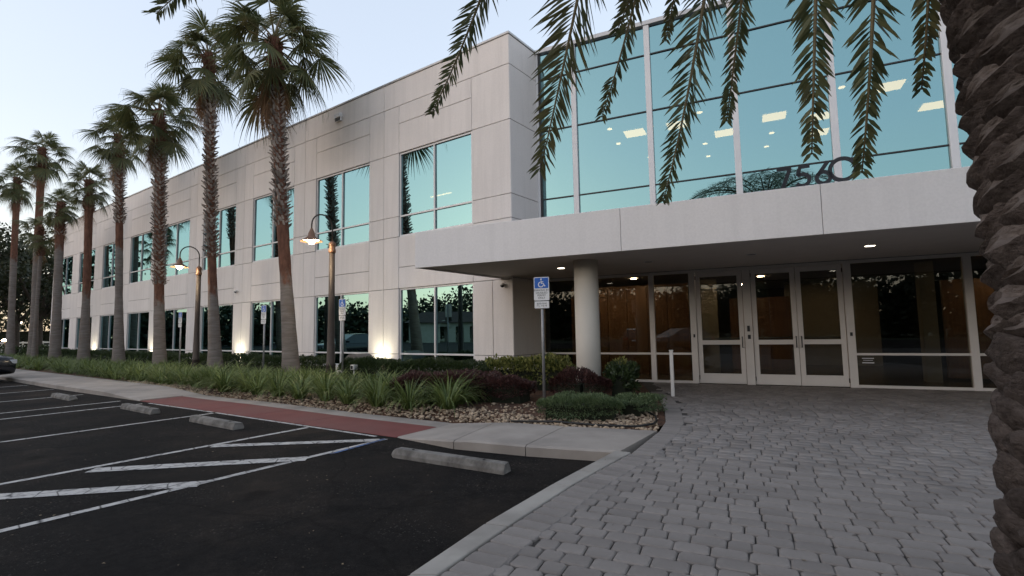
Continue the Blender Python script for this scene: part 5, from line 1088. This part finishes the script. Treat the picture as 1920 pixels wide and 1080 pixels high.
# ------------------------------------------------------------------ CAR
def car(pos, ang, label):
    o = thing('parked_car', label, 'car', (pos[0], pos[1], AZ)); L, Wd = 4.6, 1.82
    # body: stations along x (front = +x), each a half profile (y,z)
    def section(x):
        k = (x + L / 2) / L
        hood = 0.98 if x > 0.9 else 1.02
        belt = 0.98 - 0.10 * max(0, (x - 1.3) / 1.0) ** 1.5; wy = Wd / 2 * (1 - 0.12 * max(0, abs(x) - 1.7) ** 1.2 / 0.6)
        lo = 0.25 + 0.08 * max(0, abs(x) - 1.9)
        return [(0.0, lo), (wy * 0.86, lo), (wy * 0.98, lo + 0.16), (wy, 0.58), (wy * 0.97, belt - 0.12), (wy * 0.88, belt), (0.0, belt + 0.05)]
    xs = [-2.30, -2.22, -1.9, -1.4, -0.7, 0.0, 0.7, 1.2, 1.6, 1.95, 2.18, 2.28]; V, F = [], []
    for x in xs:
        s_ = section(x); pr = s_ + [(-y, z) for y, z in s_[-2:0:-1]]; kk = 1.0
        if x in (xs[0], xs[-1]): pr = [(y * 0.94, 0.30 + (z - 0.30) * 0.82) for y, z in pr]
        V += [(x, y, z) for y, z in pr]
    m = 12; F = [(i * m + k, i * m + (k + 1) % m, (i + 1) * m + (k + 1) % m, (i + 1) * m + k) for i in range(len(xs) - 1) for k in range(m)] + [tuple(range(m)), tuple(range(len(xs) * m - 1, (len(xs) - 1) * m - 1, -1))]
    me = bpy.data.meshes.new('body'); me.from_pydata(V, [], F); me.materials.append(M['car_paint']); me.update()
    bm = bmesh.new(); bm.from_mesh(me); bmesh.ops.recalc_face_normals(bm, faces=bm.faces); bm.to_mesh(me); bm.free()
    for p in me.polygons: p.use_smooth = True
    ob = bpy.data.objects.new('body', me); COL.objects.link(ob); ob.parent = o; md = ob.modifiers.new('s', 'SUBSURF'); md.levels = md.render_levels = 1
    cab = [(-2.05, 0.98, 0.80), (-1.65, 1.42, 0.62), (-0.9, 1.52, 0.60), (0.1, 1.48, 0.60), (1.15, 1.0, 0.76)]
    V = []; 
    for x, z, y in cab: V += [(x, y, z), (x, -y, z)]
    base = [(x, s_ * 0.83, 0.93) for x in (-2.05, -1.65, -0.9, 0.1, 1.15) for s_ in (1, -1)]; V += base
    F = [(i * 2, i * 2 + 1, i * 2 + 3, i * 2 + 2) for i in range(4)] + [(10 + i * 2, 12 + i * 2, i * 2 + 2, i * 2) for i in range(4)] + [(11 + i * 2, i * 2 + 1, i * 2 + 3, 13 + i * 2) for i in range(4)] + [(0, 1, 11, 10), (8, 18, 19, 9)]
    me = bpy.data.meshes.new('cabin_glass'); me.from_pydata(V, [], F); me.materials.append(M['car_glass']); me.update(); bm = bmesh.new(); bm.from_mesh(me); bmesh.ops.recalc_face_normals(bm, faces=bm.faces); bm.to_mesh(me); bm.free()
    ob = bpy.data.objects.new('cabin_glass', me); COL.objects.link(ob); ob.parent = o
    mb = MB(); vs = [(-1.62, -.63, 1.43), (-.9, -.61, 1.53), (.1, -.61, 1.49), (.1, .61, 1.49), (-.9, .61, 1.53), (-1.62, .63, 1.43)]; mb.add(vs + [(a, b_, c - 0.03) for a, b_, c in vs], [(0, 1, 4, 5), (1, 2, 3, 4), (11, 10, 7, 6), (10, 9, 8, 7), (0, 6, 7, 1), (1, 7, 8, 2), (2, 8, 9, 3), (3, 9, 10, 4), (4, 10, 11, 5), (5, 11, 6, 0)]); me = mb.mesh('roof', 'car_paint'); ob = bpy.data.objects.new('roof', me); COL.objects.link(ob); ob.parent = o
    for x in (-1.38, 1.42):
        for sy in (1, -1):
            y = sy * 0.80; wh = bpy.data.objects.new('wheel', None); COL.objects.link(wh); wh.parent = o; wh.location = (x, y, 0.335)
            def disc(nm, prof, mat):
                mb = MB(); n = 24; vs = [(rr2 * math.cos(2 * math.pi * k / n), yy * sy, rr2 * math.sin(2 * math.pi * k / n)) for rr2, yy in prof for k in range(n)]
                fs = [(i * n + k, i * n + (k + 1) % n, (i + 1) * n + (k + 1) % n, (i + 1) * n + k) for i in range(len(prof) - 1) for k in range(n)] + [tuple(range(n)), tuple(range((len(prof) - 1) * n, len(prof) * n))]; mb.add(vs, fs)
                w_ = bpy.data.objects.new(nm, mb.mesh(nm, mat)); COL.objects.link(w_); w_.parent = wh
            disc('tyre', [(0.30, -0.10), (0.335, -0.08), (0.335, 0.10), (0.30, 0.125), (0.23, 0.125)], 'rubber'); 
            mb = MB()
            for k in range(5):
                a = 2 * math.pi * k / 5; ca, sa = math.cos(a), math.sin(a); fr = Frame((0, 0, 0), (1, 0, 0), (0, 1, 0))
                vs = [(ca * r1 - sa * w1, sy * yy, sa * r1 + ca * w1) for yy in (0.126, 0.145) for r1, w1 in ((0.02, -0.03), (0.22, -0.022), (0.22, 0.022), (0.02, 0.03))]
                mb.add(vs, [(0, 1, 2, 3), (7, 6, 5, 4), (0, 4, 5, 1), (1, 5, 6, 2), (2, 6, 7, 3), (3, 7, 4, 0)])
            n = 24; vs = [(q * math.cos(2 * math.pi * k / n), sy * 0.13, q * math.sin(2 * math.pi * k / n)) for q in (0.205, 0.235) for k in range(n)] + [(q * math.cos(2 * math.pi * k / n), sy * 0.147, q * math.sin(2 * math.pi * k / n)) for q in (0.205, 0.235) for k in range(n)]
            mb.add(vs, [(a_ * n + k, a_ * n + (k + 1) % n, b_ * n + (k + 1) % n, b_ * n + k) for a_, b_ in ((0, 1), (1, 3), (3, 2), (2, 0)) for k in range(n)])
            w_ = bpy.data.objects.new('rim', mb.mesh('rim', 'alloy')); COL.objects.link(w_); w_.parent = wh
    def pc(nm, mat, bx):
        mb = MB(); mb.box(W0, *bx); w_ = bpy.data.objects.new(nm, mb.mesh(nm, mat)); COL.objects.link(w_); w_.parent = o; b_ = w_.modifiers.new('b', 'BEVEL'); b_.width = 0.02; b_.segments = 2
    for sy in (1, -1):
        pc('headlight', 'headlight', (2.02, 2.25, sy * 0.52, sy * 0.82, 0.66, 0.80)); pc('tail_light', 'tail_light', (-2.31, -2.15, sy * 0.50, sy * 0.86, 0.70, 0.88)); pc('wing_mirror', 'car_paint', (0.75, 0.92, sy * 0.86, sy * 1.02, 0.98, 1.12))
    pc('grille', 'rubber', (2.20, 2.30, -0.42, 0.42, 0.40, 0.62)); pc('number_plate', 'sign_white', (-2.33, -2.29, -0.26, 0.26, 0.60, 0.72))
    o.rotation_euler = (0, 0, ang); return o
hA = math.atan2(-nL[1], -nL[0])
fp = np.array([-18.6, 18.9, 0]); cpos = fp + nL * 2.35
c1 = car(cpos, hA, 'black car parked nose-in at the left edge of the picture')
p2 = FL.p(-2.0, 24, AZ); clone_tree(c1, (p2[0], p2[1], AZ), hA + math.pi, 'black car across the parking lot, seen only as a reflection in the entrance glass')
p2 = FE.p(-6.5, 22, AZ); clone_tree(c1, (p2[0], p2[1], AZ), 1.9, 'black car behind the viewpoint whose red tail light reflects in the door glass')

# ------------------------------------------------------------------ BACKGROUND
def tree(pos, h, cw_, label, seed, n=5000, leaf=0.35, name='oak_tree', mat='oak_leaf', ratio=0.62):
    r = np.random.default_rng(seed); rr_ = random.Random(seed); o = thing(name, label, 'tree', pos)
    mb = MB(); b = Vector(pos); fork = b + Vector((0, 0, h * 0.3)); mb.tube([b, fork], [h * 0.03, h * 0.02], 8, False); cl = []
    for i in range(9):
        a = i * 2.4; e = fork + Vector((math.cos(a) * cw_ * 0.34 * rr_.uniform(.4, 1.1), math.sin(a) * cw_ * 0.34 * rr_.uniform(.4, 1.1), h * rr_.uniform(0.2, 0.6))); mb.tube([fork, fork.lerp(e, 0.5) + Vector((0, 0, h * 0.04)), e], [h * 0.012, h * 0.008, h * 0.003], 6, False)
        for q in range(5): cl.append(e + Vector((rr_.gauss(0, cw_ * .13), rr_.gauss(0, cw_ * .13), rr_.gauss(0, h * .09))))
    mb.build('trunk', 'bark', o, True); cl = np.array([tuple(c) for c in cl]); pick = r.integers(0, len(cl), n)
    P = cl[pick] + r.normal(size=(n, 3)) * np.array([cw_ * .085, cw_ * .085, h * .05]) * r.uniform(.5, 1.3, (len(cl), 1))[pick]
    P = P[P[:, 2] > h * 0.16]; V, F = leaf_arrays(P - np.array(pos), leaf, 0.55, seed); link('crown', npmesh('crown', V, F, mat), o, pos); return o
def at_px(x, d): q = ray(x, 640); q = q / np.hypot(q[0], q[1]); return (q[0] * d, q[1] * d, -0.3)
tree(at_px(72, 66), 11.5, 13, 'dark spreading oak beyond the left end of the building', 201, 9000, 0.34)
tree(at_px(30, 76), 11.0, 12, 'dark oak behind the leftmost palm trunks', 202, 7000, 0.36)
tree(at_px(-30, 80), 12, 14, 'large oak at the left edge against the sunset', 203, 7000, 0.36)
tree(at_px(110, 95), 11.0, 12, 'small far oak just past the building end wall', 204, 5000, 0.4)
tree(at_px(-120, 62), 10, 12, 'oak reflected in the left windows', 205, 4000, 0.4)
hedge('dark wooded strip behind the far white fence', [at_px(-80, 98)[:2], at_px(135, 98)[:2]], 2.0, -0.3, 4.2, 'oak_leaf', 0.5, 150, 211, 'shrub_belt', 'shrubs', 0.15)
# low far street scene: pale wall, hedge, lit lamps
hedge('far dark hedge across the street at the left edge', [at_px(-60, 58)[:2], at_px(112, 58)[:2]], 0.8, -0.3, 0.75, 'box_leaf', 0.2, 260, 210)
p0, p1 = np.array(at_px(-80, 92)), np.array(at_px(135, 92)); d_ = (p1 - p0) / np.linalg.norm(p1 - p0); ffr = Frame(p0, d_, (-d_[1], d_[0], 0)); o = thing('white_fence', 'long white rail fence across the far street', 'fence', tuple(p0)); Lf = float(np.linalg.norm(p1 - p0))
for z in (0.7, 1.15): mb = MB(); mb.box(ffr, 0, Lf, -0.05, 0.05, z, z + 0.2); mb.build('rail', 'white_pvc', o)
for i in range(12): mb = MB(); mb.box(ffr, i * Lf / 11 - 0.07, i * Lf / 11 + 0.07, 0.051, 0.15, 0, 1.4); mb.build('fence_post', 'white_pvc', o)
for x, d, z, lab in ((33, 88, 3.4, 'bright far street lamp head left of the oak'), (9, 80, 1.2, 'low far light at the left edge')):
    b = at_px(x, d); o = thing('far_lamp', lab, 'street lamp', b); mb = MB(); mb.tube([b, (b[0], b[1], z)], 0.06, 6); mb.build('pole', 'bronze_metal', o); mb = MB(); mb.lathe((b[0], b[1], z), [(0.2, 0), (0.3, 0.12), (0.1, 0.25)], 10); mb.build('lamp_head', 'lamp_glow', o)
# power lines
for i, (ya, yb) in enumerate(((468, 500), (492, 522), (512, 538), (530, 552))):
    A = wpt(-300, ya - 60, 120); B2 = wpt(240, yb + 30, 150); mb = MB(); pts = [A.lerp(B2, k / 12) - Vector((0, 0, 1.5 * math.sin(math.pi * k / 12))) for k in range(13)]
    o = mb; mb.tube(pts, 0.05, 4); ob = mb.build('power_cable', 'rubber'); tag(ob, ['topmost power cable crossing the sunset sky at left', 'second power cable from the top at left', 'third power cable from the top at left', 'lowest power cable at left'][i], 'cable', 'power cables')
# treeline behind and beside the viewpoint (it is what the glass mirrors)
r = np.random.default_rng(77); Ps = []; az = -96.0
while az < -96 + 205:
    pass; az += 400
for i in range(82):
    a = R(-49 - i * 2.9); D = r.uniform(54, 66) if i > 23 else 80; hh_b = 2.5 if 13 < i < 24 else 0; hh = (r.uniform(7.5, 11.5) if i > 15 else r.uniform(5.5, 7.5)) + hh_b; c = np.array([math.sin(a) * D, math.cos(a) * D, 0]); m = 1500
    P = c + r.normal(size=(m, 3)) * np.array([2.0, 2.0, 1.0]) * [1, 1, hh * 0.22]; P[:, 2] = np.abs(P[:, 2] * 0.6) + hh * 0.72 * r.uniform(0, 1, m) ** 1.1 - 0.3; Ps.append(P)
Ps = np.concatenate(Ps); V, F = leaf_arrays(Ps, 0.7, 0.7, 78); tag(link('treeline', npmesh('treeline', V, F, 'oak_leaf')), 'dark treeline on the far side of the parking lot', 'trees', kind='stuff')
# low house with arched porch across the lot (mirrored in the corner window)
hc = np.array([-66.0, 0.0, 0]); ho = thing('low_house', 'low pale house with arched porch across the lot', 'house', tuple(hc)); hf = Frame(hc, (0, 1, 0), (1, 0, 0))
mb = MB()
for a, b_ in ((-6, -4.4), (-3.4, -2.4), (-1.0, 0.2), (1.6, 6)): mb.box(hf, a, b_, -3, 0, -0.3, 2.6)
mb.box(hf, -6, 6, -3, 0.001, 2.3, 3.0); mb.build('wall', 'stucco', ho)
mb = MB(); vs = [hf.p(a, b_, z) for a, b_, z in ((-6.6, 0.6, 2.9), (6.6, 0.6, 2.9), (6.6, -3.6, 2.9), (-6.6, -3.6, 2.9), (-4, -1.5, 4.6), (4, -1.5, 4.6))]; mb.add(vs, [(0, 1, 5, 4), (1, 2, 5), (2, 3, 4, 5), (3, 0, 4), (3, 2, 1, 0)]); mb.build('roof', 'rooftile', ho)
mb = MB(); arcp = [(x, z) for x, z in arc(0, 2.2, 0.9, 0, 180, 14)]; stroke(mb, [(x + 0.9, z - ZC + 0) for x, z in arcp], 0.35, type('G', (), {'flip': False, 'p': lambda s, a, b_, z: hf.p(a, b_, z - ZC + ZC)})(), 0.0, 0.3); mb.build('porch_arch', 'stucco', ho)

# fallen bits on the paving and the asphalt
rd = random.Random(21); V, F = [], []
for i in range(520):
    if i < 150: a, b_ = rd.uniform(-3.8, 5), rd.uniform(2, 11.5); p = FE.p(a, b_); z = 0.004; dark = 1
    else: p = (rd.uniform(-9, 0.6), rd.uniform(2.6, 9)); z = AZ + 0.006
    if i >= 150 and (p[0] > left_x(p[1]) - 0.4 or toFL(p)[1] < 6.1): continue
    s_ = rd.uniform(0.006, 0.02) * (1.0 if i < 150 else 0.8); an = rd.uniform(0, 6.28); c, q = math.cos(an) * s_, math.sin(an) * s_; n0 = len(V); l = rd.uniform(0.3, 0.6)
    V += [(p[0] - c, p[1] - q, z), (p[0] - q * l, p[1] + c * l, z + rd.uniform(0.001, .006)), (p[0] + c, p[1] + q, z + 0.002), (p[0] + q * l, p[1] - c * l, z + rd.uniform(0.001, .006))]; F.append((n0, n0 + 1, n0 + 2, n0 + 3))
tag(link('leaf_litter', npmesh('leaf_litter', V, F, 'litter')), 'scattered dry leaf bits lying on the paving and asphalt', 'litter', kind='stuff')
